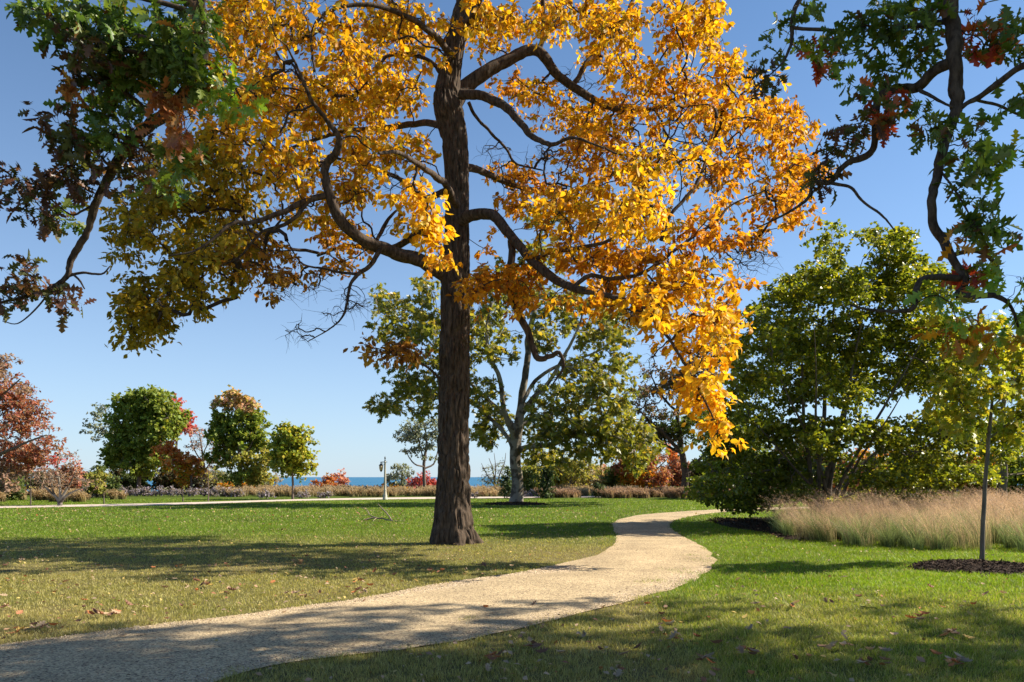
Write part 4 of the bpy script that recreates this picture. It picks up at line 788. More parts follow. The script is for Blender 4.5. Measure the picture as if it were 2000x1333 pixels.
# trees near the big trunk and to its right
tree('ash_tree', 'grey-green open tree on a forked trunk just left of the big brown trunk', 'tree', 78,
  [([(829,960),(829,945),(828,920),(828,900),(833,870),(832,845),(828,825)],[5,4.2,3.8,3.6,2.8,2,1]),([(828,912),(812,908,-1),(800,896,-1.5),(793,880,-2)],[2.2,1.8,1.4,.8]),([(830,915),(846,908,.5),(852,892,.6),(858,870,1)],[2.4,2,1.6,1]),([(828,900),(820,870),(815,840)],[2,1.4,.8])],
  [(800,835,22,12,1),(795,858,22,12,1),(830,825,26,12,.9),(815,850,30,14,1),(845,850,22,14,.9),(805,882,20,12,.8),(835,875,22,10,.8),(785,845,12,10,.8),(860,835,18,14,.8),(842,892,10,8,.9)],
  'grey', DIAM, .24, dens=3.4, nleaf=18, spread=.7, seed=49, tip=.025, flat=.4)
tree('scrub_tree', 'low bushy grey-green tree between the lamp post and the forked grey tree', 'bush', 84,
  [st(785,958,915,3), ([(785,955),(770,935),(762,925)],[1.6,1,.6])], [(785,915,16,10,1),(770,932,16,10,1),(795,930,18,10,1),(785,948,26,8,1.1),(762,943,10,7,.9)], 'grey', DIAM, .24, dens=3.6, nleaf=18, spread=.6, seed=50, tip=.02, flat=.4)
tree('bare_tree', 'thin leafless grey tree right of the big brown trunk by the water', 'tree', 86,
  [([(968,964),(966,940),(962,915),(955,895)],[2.4,2,1.2,.6]),([(968,960),(975,930),(985,905),(988,885)],[2,1.5,1,.5]),([(967,950),(950,925),(940,905)],[1.6,1,.5]),([(966,945),(968,915),(965,885)],[1.6,1,.5])],
  [(960,920,22,18,.6,'grey'),(980,915,16,16,.5,'grey'),(965,945,28,10,1.2,'yelgreen'),(945,940,14,8,.6,'grey'),(985,940,12,12,1.2,'hedge')],
  'grey', DIAM, .2, dens=3.2, nleaf=8, spread=.7, seed=51, tip=.02, twigs=True, ntw=6, bend=.2)
tree('yellow_tree', 'pale yellow-green feathery tree right of the pale-barked tree', 'tree', 80,
  [st(1115,968,905,4), ([(1115,950),(1140,920),(1155,905)],[2,1.4,.7]), ([(1115,945),(1090,915),(1080,900)],[2,1.3,.6])],
  [(1060,905,32,18,.9,'yelgreen'),(1100,900,32,20,1,'yelgreen'),(1140,905,28,18,.9,'yelgreen'),(1120,930,40,18,1,'yelgreen'),(1150,935,28,14,.7,'tan'),(1045,925,22,16,1,'hedge'),(1110,952,45,12,.9,'tan')],
  'yelgreen', DIAM, .26, dens=3, nleaf=18, spread=.8, seed=52, tip=.025, depth=1)
tree('pink_tree', 'small pink-leaved tree in the gap left of the orange trees', 'tree', 88, [st(1190,966,915,3)], [(1188,918,18,10,1.1,'pink'),(1200,930,16,10,1,'red'),(1178,932,14,8,.8,'pink'),(1185,948,26,9,1.1,'hedge'),(1215,950,18,9,.8,'hedge')], 'pink', DIAM, .28, dens=3, nleaf=18, spread=.7, seed=53, tip=.02)
tree('orange_tree', 'low orange-red tree behind the hedge left of the dark leaning trunk', 'tree', 82,
  [st(1262,966,890,4), ([(1262,940),(1230,915),(1215,905)],[2,1.4,.7]), ([(1262,935),(1290,910),(1305,895)],[2,1.4,.7])],
  [(1225,905,28,18,1.1,'rustred'),(1262,895,32,22,1.1,'rustred'),(1245,925,40,16,1.1,'oakorange'),(1285,930,30,18,1,'rustred'),(1230,940,32,10,.9,'oakorange')], 'rustred', DIAM, .28, dens=3.4, nleaf=20, spread=.7, seed=54, tip=.022, cull=.2)
tree('red_tree', 'brick-red tree directly behind the dark leaning trunk', 'tree', 90, [st(1318,966,880,4)], [(1312,890,22,20,1.1,'orangered'),(1325,920,26,22,1.1,'rustred'),(1305,940,24,16,1,'orangered')], 'rustred', DIAM, .28, dens=3.2, nleaf=20, spread=.7, seed=55, tip=.022)
tree('oak_tree', 'tall purple-brown oak on a dark leaning trunk behind the hanging golden branch', 'tree', 72,
  [([(1330,972),(1334,955),(1338,930),(1336,900),(1330,870),(1325,830),(1325,790),(1330,750),(1335,720)],[12,9.5,8.5,8,7,5.5,4.4,3,1.6]),([(1338,935),(1350,915,.6),(1375,890,1),(1400,870,1.5)],[6,4.6,3.4,1.8]),([(1334,890),(1300,850,-1),(1265,820,-2),(1240,790,-2)],[5,4,2.6,1.2]),([(1328,850),(1360,800,1),(1380,760,1.5),(1385,720,2)],[4.4,3.4,2.4,1.2]),([(1326,810),(1290,770,1),(1270,730,1.5)],[3.6,2.6,1.3]),([(1336,890),(1300,870,1),(1260,860,2),(1235,855,2)],[4,3,2,1])],
  [(1285,730,35,22,.9,'oakpurple'),(1265,760,32,20,1,'oakpurple'),(1300,760,32,20,.8,'oakpurple'),(1350,690,42,28,.9,'oakpurple'),(1380,730,42,30,.9,'oakpurple'),(1340,740,40,25,.8,'oakpurple'),(1245,790,28,18,1,'darkwood'),(1290,800,32,18,.9,'oakpurple'),(1330,830,42,24,1.1,'beech'),(1380,800,42,28,1.1,'beech'),(1300,850,42,20,1.2,'darkwood'),(1370,860,42,22,1,'beechdark'),(1400,680,32,30,.7,'rustred'),(1410,830,32,30,.9,'beechdark'),(1260,835,32,16,1,'darkwood')],
  'oakpurple', DIAM, .26, dens=3, nleaf=20, spread=.8, depth=2.5, seed=56, tip=.025, bark=M_BARK_OAK, layers=1, bend=.18)
# wood behind the beech, right edge
tree('dark_tree', 'dark green tree behind the broad beech at its left foot', 'tree', 62, [st(1420,975,860,5)], [(1400,900,50,30,1,'beechdark'),(1440,870,50,40,1,'beechdark'),(1400,935,50,20,1,'darkwood'),(1470,910,50,40,1,'beechdark')], 'beechdark', DIAM, .26, dens=2.6, nleaf=22, spread=.8, seed=57, tip=.025)
tree('dark_tree', 'dark tree behind the middle of the broad beech', 'tree', 66, [st(1580,972,850,5)], [(1560,880,60,40,1,'darkwood'),(1620,860,50,40,1,'beechdark'),(1550,930,60,25,1,'darkwood'),(1650,930,50,25,1,'rustred')], 'darkwood', DIAM, .28, dens=2.4, nleaf=22, spread=.8, seed=58, tip=.025)
tree('orange_tree', 'orange-tinged low tree beyond the tall grass on the right', 'tree', 64, [st(1775,970,870,5)], [(1740,900,50,30,.9,'oakorange'),(1800,890,50,35,1,'yelgreen'),(1760,940,60,20,1,'oakorange'),(1840,930,50,25,1,'darkwood')], 'yelgreen', DIAM, .28, dens=2.6, nleaf=22, spread=.8, seed=59, tip=.025)
tree('leafy_tree', 'wide green tree with yellow patches at the right edge behind the tall grass', 'tree', 46, [st(1960,985,700,8), ([(1960,900),(1910,840),(1880,800)],[4,3,1.5]), ([(1960,880),(2010,820),(2050,780)],[4,3,1.5])],
  [(1910,800,50,40,.9,'beech'),(1970,760,60,50,.9,'beech'),(2040,800,60,60,1,'beech'),(1900,870,50,35,1,'beech'),(1960,860,60,40,1,'mapleyel'),(2030,880,60,40,1,'beech'),(1920,920,60,22,1,'mapleyel'),(1990,925,60,20,1,'beech'),(1940,700,50,40,.7,'oakorange'),(2000,690,50,40,.7,'beech')], 'beech', DIAM, .22, dens=2.6, nleaf=16, spread=.6, depth=2, seed=60, tip=.02)

# ------------------------------------------------------------------ shrubs
def shrub(name, label, px, base, w, h, pal, Y, seed, cat='bush', size=.2, dens=7, nleaf=16, group=None, spread=.35, T=DIAM, shape='mound'):
    by = HY + H * F / Y
    if shape == 'cone': bl = [(px, by - h * .25, w * .5, h * .28, 1.2), (px, by - h * .5, w * .38, h * .25, 1.2), (px, by - h * .75, w * .22, h * .25, 1.3)]
    else: bl = [(px, by - h * .5, w * .5, h * .5, 1), (px - w * .22, by - h * .4, w * .3, h * .4, .8), (px + w * .2, by - h * .42, w * .3, h * .42, .8)]
    return tree(name, label, cat, Y, [([(px, by, 0), (px, by - h * .3, 0), (px + w * .03, by - h * .6, 0)], [max(.5, w * .04), w * .03, w * .015])], bl, pal, T, size, dens=dens, nleaf=nleaf, spread=spread, seed=seed, tip=.012, group=group, flat=.8, up=1.1)
shrub('green_shrub', 'rounded dark green shrub in the bed at the far left edge', 18, 0, 46, 44, 'conifer2', 58, 70)
shrub('juniper_shrub', 'yellow and green leafy bush left of the big far maple', 188, 0, 55, 62, 'yelgreen', 66, 71)
shrub('juniper_shrub', 'dark green pointed evergreen behind the yellow-green bush', 192, 0, 44, 80, 'conifer2', 70, 72, shape='cone')
shrub('juniper_shrub', 'upright olive evergreen at the left foot of the big far maple', 222, 0, 32, 48, 'conifer2', 64, 73, shape='cone')
shrub('evergreen', 'cone-shaped dark evergreen right of the pale-barked trunk', 1068, 0, 36, 78, 'conifer', 62, 74, 'conifer', shape='cone')
shrub('evergreen', 'dark evergreen touching the left side of the pale-barked trunk', 990, 0, 26, 62, 'conifer', 63, 75, 'conifer', shape='cone')
shrub('evergreen', 'small conical evergreen in the far grass strip, right of the pale yellow tree', 1169, 0, 22, 34, 'conifer', 66, 76, 'conifer', shape='cone')
shrub('evergreen', 'taller dark evergreen between the pale-barked trunk and the cone-shaped one', 1036, 0, 30, 84, 'conifer2', 72, 77, 'conifer', shape='cone')
shrub('red_shrub', 'orange-red rounded shrub against the water, left one of the pair', 637, 0, 46, 40, 'orangered', 84, 78, size=.24, dens=3.6)
shrub('red_shrub', 'pinkish-red taller shrub against the water, right one of the pair', 664, 0, 36, 48, 'pink', 86, 79, size=.24, dens=3.6)
shrub('red_shrub', 'low rusty shrub at the left foot of the two red shrubs by the water', 612, 0, 24, 20, 'rustred', 80, 80, size=.22, dens=4)
shrub('red_shrub', 'low yellow and orange bush behind the lamp post', 740, 0, 28, 20, 'oakorange', 78, 81, size=.22, dens=5)
shrub('red_shrub', 'low orange-green bush right of the lamp post', 775, 0, 42, 20, 'oakorange', 77, 82, size=.22, dens=5)
shrub('red_shrub', 'crimson shrub at the foot of the forked grey tree', 822, 0, 52, 42, 'red', 82, 83, size=.24, dens=4)
shrub('red_shrub', 'small crimson shrub touching the left side of the big brown trunk', 850, 0, 26, 34, 'red', 83, 84, size=.24, dens=4)
shrub('wild_shrub', 'wispy tan bush between the peach-topped maple and the round-headed tree', 538, 0, 34, 50, 'tan', 84, 85, size=.2, dens=1.6, nleaf=9)
shrub('wild_shrub', 'orange low bush at the foot of the peach-topped maple', 490, 0, 34, 26, 'oakorange', 82, 86, size=.22, dens=4)
shrub('wild_shrub', 'orange low bush between the two big far maples', 440, 0, 32, 28, 'oakorange', 84, 87, size=.22, dens=4)
shrub('dark_shrub', 'dark purple-brown thicket left of the big far maple trunk', 232, 0, 46, 60, 'darkwood', 90, 88, size=.28, dens=3)
shrub('dark_shrub', 'dark purple-brown thicket right of the big far maple trunk', 312, 0, 70, 62, 'darkwood', 90, 89, size=.28, dens=3)
shrub('dark_shrub', 'crimson-brown shrub behind the small twiggy tree at far left', 128, 0, 34, 82, 'rustred', 70, 90, size=.22, dens=3)
shrub('dark_shrub', 'dark bush behind the far left rust-red tree', 60, 0, 70, 60, 'darkwood', 74, 91, size=.24, dens=3.4)
shrub('pink_shrub', 'pale pink bush right of the small twiggy tree', 152, 0, 26, 70, 'pink', 74, 92, size=.22, dens=2.6)
for i, (x, hh, lb) in enumerate([(1250, 22, 'low clipped green hedge plant under the orange tree'), (1280, 21, 'low green hedge plant between the orange and red trees'), (1308, 22, 'low green hedge plant left of the dark leaning trunk'), (1358, 26, 'pale green low bush right of the dark leaning trunk'), (1225, 20, 'low green bush at the left end of the hedge')]):
    shrub('hedge_shrub', lb, x, 0, 38, hh, 'hedge', 68, 93 + i, size=.18, dens=6)
for i, (x, Y, w_, h_, p_, lb) in enumerate([
  (0, 72, 90, 66, 'conifer2', 'tall dark green bush at the very left edge behind the rust-red tree'), (95, 78, 60, 52, 'brownpink', 'brown bush between the green shrub and the twiggy small tree'), (150, 82, 60, 48, 'rustred', 'rusty bush behind the right half of the small twiggy tree'),
  (345, 88, 60, 44, 'darkwood', 'dark bush behind the small bright orange tree'), (385, 90, 50, 50, 'brownpink', 'brown bush behind the thinning twiggy tree'), (425, 92, 60, 46, 'grey', 'greyish bush left of the peach-topped maple trunk'), (505, 90, 46, 36, 'grey', 'low greyish bush right of the peach-topped maple trunk'), (262, 90, 60, 46, 'conifer2', 'dark bush at the foot of the big far maple trunk'), (466, 88, 50, 34, 'conifer2', 'low dark bush at the foot of the peach-topped maple'),
  (1035, 78, 60, 66, 'yelgreen', 'yellow-green bush just right of the pale-barked trunk'), (1100, 84, 70, 70, 'yelgreen', 'wide pale green bush behind the cone-shaped evergreen'), (1150, 86, 60, 60, 'tan', 'straw-coloured bush left of the small conical evergreen'), (1205, 84, 56, 56, 'hedge', 'green bush behind the low hedge, left of the orange tree'),
  (1265, 86, 70, 60, 'oakorange', 'orange bush behind the hedge under the orange tree'), (1330, 88, 60, 70, 'rustred', 'rusty bush behind the dark leaning trunk'), (1385, 76, 70, 80, 'darkwood', 'dark bush right of the dark leaning trunk'), (1450, 72, 90, 90, 'beechdark', 'deep green bush behind the left side of the broad beech'),
  (1530, 70, 90, 95, 'darkwood', 'dark bush behind the beech stems, left'), (1610, 72, 90, 100, 'beechdark', 'dark green bush directly behind the beech stems'), (1690, 70, 90, 90, 'rustred', 'russet bush behind the beech, right of its stems'), (1765, 72, 90, 90, 'beechdark', 'green bush beyond the right half of the beech'),
  (1840, 64, 90, 95, 'yelgreen', 'yellow-green bush beyond the tall grass left of the young tree'), (1920, 62, 100, 100, 'oakorange', 'orange-brown bush beyond the tall grass behind the young tree stem'), (2000, 60, 110, 110, 'beech', 'green bush beyond the tall grass at the right edge')]):
    shrub('wild_shrub', lb, x, 0, w_ * 1.15, h_, p_, Y, 200 + i, size=.28, dens=6, nleaf=20, spread=.5)
ORD = 'first second third fourth fifth sixth seventh eighth ninth tenth eleventh twelfth thirteenth fourteenth fifteenth'.split()
AS = [(150, 17, 68), (172, 16, 67), (196, 17, 66), (218, 16, 66), (246, 20, 70), (268, 21, 70), (290, 20, 70), (312, 20, 70), (334, 20, 70), (355, 18, 69), (378, 18, 69), (400, 19, 70), (422, 20, 70), (442, 19, 69), (462, 17, 68), (1000, 16, 68), (1020, 16, 68), (1042, 16, 69)]
for i, (x, h_, Y) in enumerate(AS):
    shrub('aster_bush', ('mauve aster mound, %s from the left in the long flowering row along the far path' % ORD[i]) if x < 500 else ('mauve aster mound, %s from the left in the short row beside the dark evergreens' % ORD[i - 15]), x, 0, 27, h_ * 1.0, 'aster', Y, 110 + i, 'flower bush', .13, 9, 16, 'asters in the far left row' if x < 500 else 'asters by the evergreens', .25)
for i, (x, w_, h_, lb) in enumerate([(520, 30, 17, 'round mauve aster mound left of the thin straight trunk'), (590, 28, 16, 'round mauve aster mound just right of the thin straight trunk'), (632, 34, 17, 'widest lone mauve aster mound, below the two red shrubs'), (926, 18, 14, 'small mauve aster mound touching the right side of the big brown trunk')]):
    shrub('aster_bush', lb, x, 0, w_, h_, 'aster', 63, 130 + i, 'flower bush', .12, 12, 16, None, .22)
for i, (x, by, ty, lb) in enumerate([(60, 987, 930, 'thin staked sapling at the far left path'), (203, 985, 965, 'tiny sapling before the long aster row'), (407, 981, 905, 'thin yellow-leaved sapling before the aster row, left of the peach-topped maple'), (357, 981, 955, 'short bare sapling before the aster row')]):
    Y = H * F / (by - HY)
    tree('sapling', lb, 'tree', Y, [st(x, by, ty, 1.5)], [(x, ty + 4, 12, max(8, (by - ty) * .35), .5)] if ty < 950 else [(x, ty, 7, 5, .4)], 'yelgreen' if ty > 900 else 'tan', DIAM, .14, dens=4, nleaf=8, spread=.4, seed=140 + i, tip=.01, twigs=True)

# ================================================================== TALL GRASSES (uncountable)
def reeds(name, poly, n, h, tip_c, base_c, seed, clump=.5, w=.006, lean=(-.25, -.05), plume=.4, mb=None, more=False, psz=.05, spread_=.5):
    rs = np.random.RandomState(seed); poly = np.array(poly); mn, mx_ = poly.min(0), poly.max(0)
    nc = int((mx_[0] - mn[0]) * (mx_[1] - mn[1]) / clump ** 2 * 1.5)
    c = rs.uniform(mn, mx_, (nc, 2)); c = c[inside(poly, c[:, 0], c[:, 1])]
    if more: c = c[n2(c[:, 0], c[:, 1], .45, seed) > .42]
    k = rs.randint(0, len(c), n); ch = rs.uniform(.6, 1.2, len(c))
    off = rs.normal(size=(n, 2)) * clump * .11; b = np.concatenate([c[k] + off, np.zeros((n, 1))], 1)
    d = np.concatenate([unit(off + rs.normal(size=(n, 2)) * .05) * rs.uniform(.05, spread_, (n, 1)), np.zeros((n, 1))], 1) + np.array([lean[0], lean[1], 0]) * rs.uniform(.4, 1.6, (n, 1))
    hh = h * ch[k] * rs.uniform(.45, 1.1, n)
    t = np.array([0, .35, .7, 1.])[None, :, None]
    spine = b[:, None] + np.array([0, 0, 1]) * hh[:, None, None] * (t - .12 * t ** 3) + d[:, None] * hh[:, None, None] * t ** 2
    side = unit(np.concatenate([rs.normal(size=(n, 2)), np.zeros((n, 1))], 1)); dist = np.linalg.norm(b[:, :2], axis=1)
    ww = w * np.maximum(1, dist / 22) * rs.uniform(.6, 1.2, n)
    wt = np.array([1, .9, .6, .15])
    Lf = spine - side[:, None] * (ww[:, None] * wt)[..., None]; Rt = spine + side[:, None] * (ww[:, None] * wt)[..., None]
    V = np.stack([Lf, Rt], 2).reshape(n, 8, 3)
    fi = np.array([0, 1, 3, 2, 2, 3, 5, 4, 4, 5, 7, 6]); idx = (fi[None] + (np.arange(n) * 8)[:, None]).reshape(-1)
    tc_ = np.array(tip_c); bc = np.array(base_c); g = np.array([0, .45, .9, 1])[None, :, None]
    cv = rs.uniform(.5, 1.55, (n, 1, 1)) * rs.uniform(.75, 1.25, len(c))[k][:, None, None]; cc = (bc * (1 - g) + tc_ * g) * cv
    mb = mb or MB(); mb.add(V.reshape(-1, 3), np.full(n * 3, 4), idx, np.repeat(cc, 2, 1).reshape(-1, 3))
    if not plume: return mb
    # feathery seed heads
    m = int(n * plume); s = rs.choice(n, m); hd = spine[s]; q = 7
    u = rs.uniform(.5, 1.0, (m, q, 1)); pp = hd[:, None, 2] * (1 - (u - .5) * 2) + hd[:, None, 3] * ((u - .5) * 2) if False else hd[:, 2][:, None] * (1 - (u - .5) / .5) + hd[:, 3][:, None] * ((u - .5) / .5)
    pp = (pp + rs.normal(size=pp.shape) * .035).reshape(-1, 3)
    dd = np.linalg.norm(pp[:, :2], axis=1)
    place(mb, T_diamond(.16), pp, rs.normal(size=pp.shape) + np.array([-.4, 0, 1.2]), rs.normal(size=pp.shape), psz * np.maximum(1, dd / 22) * rs.uniform(.6, 1.4, len(pp)), np.array(tip_c) * 1.1 * rs.uniform(.7, 1.3, (len(pp), 1)))
    return tag(mb.build(name, M_REED), kind='stuff')
bed = [G(1508, 1041), G(1530, 1050), G(1600, 1062), G(1700, 1070), G(1800, 1075), G(1900, 1077), G(2100, 1080), (22, 18), (26, 34), (14, 33), (12.2, 29.5), (10.3, 27.8)]
bmb = reeds('tall_grass', bed, 90000, .78, (.26, .32, .13), (.12, .18, .07), 66, .62, .0045, plume=0, spread_=1.0, lean=(-.08, -.02))
tag(reeds('tall_grass', bed, 40000, 1.25, (.52, .36, .27), (.26, .27, .12), 61, .62, .0028, lean=(-.42, -.04), plume=.7, mb=bmb, psz=.028, spread_=.45), 'bed of tall feathery pinkish-tan ornamental grass on the right', 'tall grass')
tag(reeds('tall_grass', [(-25, 68), (6, 68), (12, 71), (12, 80), (-30, 82)], 22000, .78, (.40, .30, .18), (.20, .21, .09), 62, 1.0, .010, more=True), 'strip of tan ornamental grass beyond the far path and lamp post', 'tall grass')
tag(reeds('tall_grass', [(2, 62), (22, 64), (22, 69), (2, 67)], 9000, .80, (.36, .24, .17), (.2, .17, .08), 63, 1.0, .010, more=True), 'brown grass strip beside the pale-barked tree', 'tall grass')
tag(reeds('tall_grass', [(-40, 52), (-29, 54), (-29, 60), (-44, 60)], 7000, .80, (.40, .29, .16), (.20, .20, .08), 64, 1.0, .010, more=True), 'tan grass strip at the far left behind the path', 'tall grass')

# ================================================================== LAWN BLADES
def blades():
    rs = np.random.RandomState(77); mb = MB()
    moss = [(G(915,1212),.12),(G(900,1216),.1),(G(1345,1087),.28),(G(1310,1115),.3),(G(1285,1137),.22),(G(1370,1096),.35),(G(693,1252),.09),(G(470,1313),.14),(G(565,1297),.12),(G(1060,1186),.14),(G(1255,1140),.12),(G(1340,1120),.25)]
    for (y0, y1, dn, h, w) in ((4.2, 7.5, 5200, .055, .0022), (7.5, 10, 3800, .052, .0027), (10, 14, 2400, .046, .0036), (14, 20, 1200, .042, .0052), (20, 30, 480, .045, .0085), (30, 62, 130, .05, .016)):
        area = .72 * (y1 ** 2 - y0 ** 2) + 7 * (y1 - y0); n = int(dn * area)
        y = np.sqrt(rs.uniform(y0 ** 2, y1 ** 2, n)); x = rs.uniform(-1, 1, n) * (.70 * y + 3.5)
        ins = inside(PATH, x + rs.normal(size=n) * .05 + .26 * (n2(x, y, 3.5, 31) - .5), y + rs.normal(size=n) * .06 + .34 * (n2(x, y, 3.5, 33) - .5))
        if y1 > 40: ins |= inside(FPATH, x, y)
        allow = ~ins
        for (mx_, my_), r_ in moss:
            dd = np.hypot(x - mx_, (y - my_)); allow |= ins & (dd < r_ * (.4 + rs.uniform(0, 1, n))) & (rs.uniform(0, 1, n) < .6)
        if y0 < 30: allow &= ~inside(BED2, x, y)
        x, y = x[allow], y[allow]; n = len(x)
        # tufty density
        tf = n2(x, y, 6, 3) * .6 + n2(x, y, 17, 5) * .4; dr = dryness(x, y)
        k = rs.uniform(0, 1, n) < np.clip(.35 + 1.3 * (tf - .25) - .15 * dr, .2, 1); x, y, tf, dr = x[k], y[k], tf[k], dr[k]; n = len(x)
        c = lawn_col(x, y) * rs.uniform(.65, 1.45, (n, 1)); dm = rs.uniform(0, 1, n) < (.10 + .55 * dr)
        c[dm] = np.array([.46, .385, .17]) * rs.uniform(.6, 1.3, (dm.sum(), 1)); c *= np.array([1.05, 1.1, 1.0])
        hh = h * rs.uniform(.5, 1.35, n) * (.35 + 1.4 * tf) * (1 - .35 * dr)
        b = np.stack([x, y, np.zeros(n)], 1); a = rs.uniform(0, 2 * np.pi, n); s = np.stack([np.cos(a), np.sin(a), 0 * a], 1) * (w * rs.uniform(.6, 1.3, n))[:, None]
        ln = np.stack([rs.normal(size=n) + 1.5 * (n2(x, y, 3, 21) - .5), rs.normal(size=n) + 1.5 * (n2(x, y, 3, 23) - .5), 0 * a], 1) * (hh * .55)[:, None]
        tipv = b + ln + np.array([0, 0, 1]) * hh[:, None]
        if y1 <= 14:
            mid = b + ln * .3 + np.array([0, 0, .6]) * hh[:, None]
            V = np.stack([b - s, b + s, mid + s * .8, mid - s * .8, tipv], 1)
            mb.add(V.reshape(-1, 3), np.tile([4, 3], n), (np.array([0, 1, 2, 3, 3, 2, 4])[None] + (np.arange(n) * 5)[:, None]).reshape(-1), np.repeat(c, 5, 0))
        else:
            V = np.stack([b - s, b + s, tipv], 1)
            mb.add(V.reshape(-1, 3), np.full(n, 3), np.arange(3 * n), np.repeat(c, 3, 0))
    tag(mb.build('grass', M_GRASS), kind='stuff')
# mulch beds
M_MULCH = plain('bark_mulch', (.045, .030, .022), .95, 0, .5, 30, .8, .15)
def ring(cx, cy, rx, ry, n=60, jit=.12, seed=1):
    a = np.linspace(0, 2 * np.pi, n, endpoint=False); r = 1 + jit * (vnoise(np.stack([np.cos(a) * 2 + seed, np.sin(a) * 2, 0 * a], -1)) - .5) * 2
    return np.stack([cx + np.cos(a) * rx * r, cy + np.sin(a) * ry * r], 1)
def mulch(label, poly, hgt, nch, seed, sz=.05):
    rs = np.random.RandomState(seed); mb = MB(); c = poly.mean(0); n = len(poly); ks = np.array([1, .93, .8, .6, .35, .12]); zz = np.array([-.01, .35, .6, .85, 1, 1]) * hgt
    V = []
    for k, z in zip(ks, zz):
        q = c + (poly - c) * k; V.append(np.stack([q[:, 0], q[:, 1], z + (0 if k == 1 else 1) * .04 * hgt * 8 * (n2(q[:, 0], q[:, 1], 5, seed) - .5) * .6], 1))
    V = np.concatenate(V); idx = []; fs = []
    for r_ in range(len(ks) - 1):
        for i in range(n): j = (i + 1) % n; idx += [r_ * n + i, r_ * n + j, (r_ + 1) * n + j, (r_ + 1) * n + i]; fs.append(4)
    idx += [(len(ks) - 1) * n + i for i in range(n)]; fs.append(n)
    mb.add(V, fs, idx, np.array([.045, .03, .022]))
    t = rs.uniform(0, 1, nch) ** .5 * 1.03; i = rs.randint(0, n, nch); q = c + (poly[i] - c) * t[:, None]
    z = np.interp(1 - t, 1 - ks, zz); pos = np.stack([q[:, 0], q[:, 1], np.maximum(z, 0) + rs.uniform(0, .03, nch)], 1)
    col = np.array([[.05, .033, .024], [.09, .06, .045], [.03, .02, .016], [.13, .09, .065]])[rs.choice(4, nch, p=[.4, .3, .2, .1])]
    place(mb, T_diamond(.22), pos, rs.normal(size=(nch, 3)) * np.array([1, 1, .35]), rs.normal(size=(nch, 3)) * .5 + np.array([0, 0, 1]), sz * rs.uniform(.5, 1.5, nch), col)
    return tag(mb.build('mulch_bed', attr_mat('mulch_%d' % seed, .95, 30, .5, 1.4, .8, .03)), label, 'mulch bed')
gx0, gy0 = G(1905, 1111); BA = ring(gx0, gy0, 1.15, 1.0, seed=3)
mulch('dark mulch mound round the young slender tree on the right lawn', BA, .10, 5000, 4, .05)
BB = np.array([G(1395, 1012), G(1400, 1024), G(1440, 1033), G(1500, 1042), G(1560, 1056), (11.5, 22.2), (14, 24), (16, 30), (13, 34), (8.5, 32), (7.4, 30)]); BB = resample(catmull(np.vstack([BB, BB[:1]]), 6), 80)[:-1]
mulch('wide dark mulch bed under the broad beech right of the path', BB, .06, 9000, 5, .08)
gx1, gy1 = G(1007, 986); BC = ring(gx1, gy1, 1.9, 1.7, seed=7)
mulch('brown mulch circle at the foot of the pale-barked tree', BC, .12, 2500, 6, .09)
BED2 = BB
blades()

# ================================================================== PEBBLES AND FALLEN LEAVES
def pebbles():
    rs = np.random.RandomState(5); mb = MB()
    oc = np.array([(1, 0, 0), (-1, 0, 0), (0, 1, 0), (0, -1, 0), (0, 0, 1)], float); f = [(0, 2, 4), (2, 1, 4), (1, 3, 4), (3, 0, 4)]
    n = 150000; y = np.sqrt(rs.uniform(5.0 ** 2, 15 ** 2, n)); x = rs.uniform(-1, 1, n) * (.7 * y + .6); k = inside(PATH, x, y); x, y = x[k], y[k]; n = len(x)
    sz = rs.uniform(.004, .011, n) * np.maximum(1, y / 9); ax = rs.normal(size=(n, 3)) * np.array([1, 1, .2])
    col = np.array([[.50, .39, .27], [.66, .53, .38], [.34, .26, .18], [.12, .085, .06]])[rs.choice(4, n, p=[.4, .3, .2, .1])] * rs.uniform(.8, 1.1, (n, 1))
    place(mb, (oc * np.array([1, .8, .7]), f), np.stack([x, y, np.full(n, .017)], 1), ax, np.tile([0, 0, 1.], (n, 1)), sz, col)
    tag(mb.build('gravel', attr_mat('loose_stone', .9, 60, .8, 1.2, .2, .002)), kind='stuff')
pebbles()
def debris():
    rs = np.random.RandomState(15); mb = MB(); n = 9000; y = 5 + 22 * rs.uniform(0, 1, n) ** .8; x = rs.uniform(-1, 1, n) * .7 * y; k = inside(PATH, x, y) & (rs.uniform(0, 1, n) < n2(x, y, 1.1, 41) * 1.3); x, y = x[k], y[k]; n = len(x)
    col = np.array([[.05, .03, .02], [.12, .07, .04], [.22, .13, .07]])[rs.choice(3, n, p=[.5, .3, .2])]
    a = rs.normal(size=(n, 3)) * np.array([1, 1, .1]); place(mb, T_diamond(.10), np.stack([x, y, np.full(n, .026)], 1), a, rs.normal(size=(n, 3)) * .3 + np.array([0, 0, 1]), rs.uniform(.012, .06, n), col)
    tag(mb.build('plant_debris', M_DRY), kind='stuff')
debris()
LC = np.array([[.44, .27, .17], [.55, .39, .26], [.36, .16, .09], [.52, .38, .25], [.48, .18, .07], [.22, .12, .08], [.66, .48, .16]])
LN = ['mid-brown', 'tan', 'reddish-brown', 'pale', 'rust-orange', 'dark brown', 'yellow-ochre']
def leaf_mesh(i, rs):
    mb = MB(); T = OAKL if i % 4 else OVAL
    place(mb, T, np.array([[-.5, 0, 0.]]), np.array([[1., 0, rs.uniform(-.1, .15)]]), np.array([[rs.uniform(-.3, .3), rs.uniform(-.3, .3), 1.]]), np.array([1.]), LC[[i % 7]] * rs.uniform(.85, 1.15), np.array([rs.uniform(.5, 1.3)]))
    return mb.mesh('fallen_leaf')
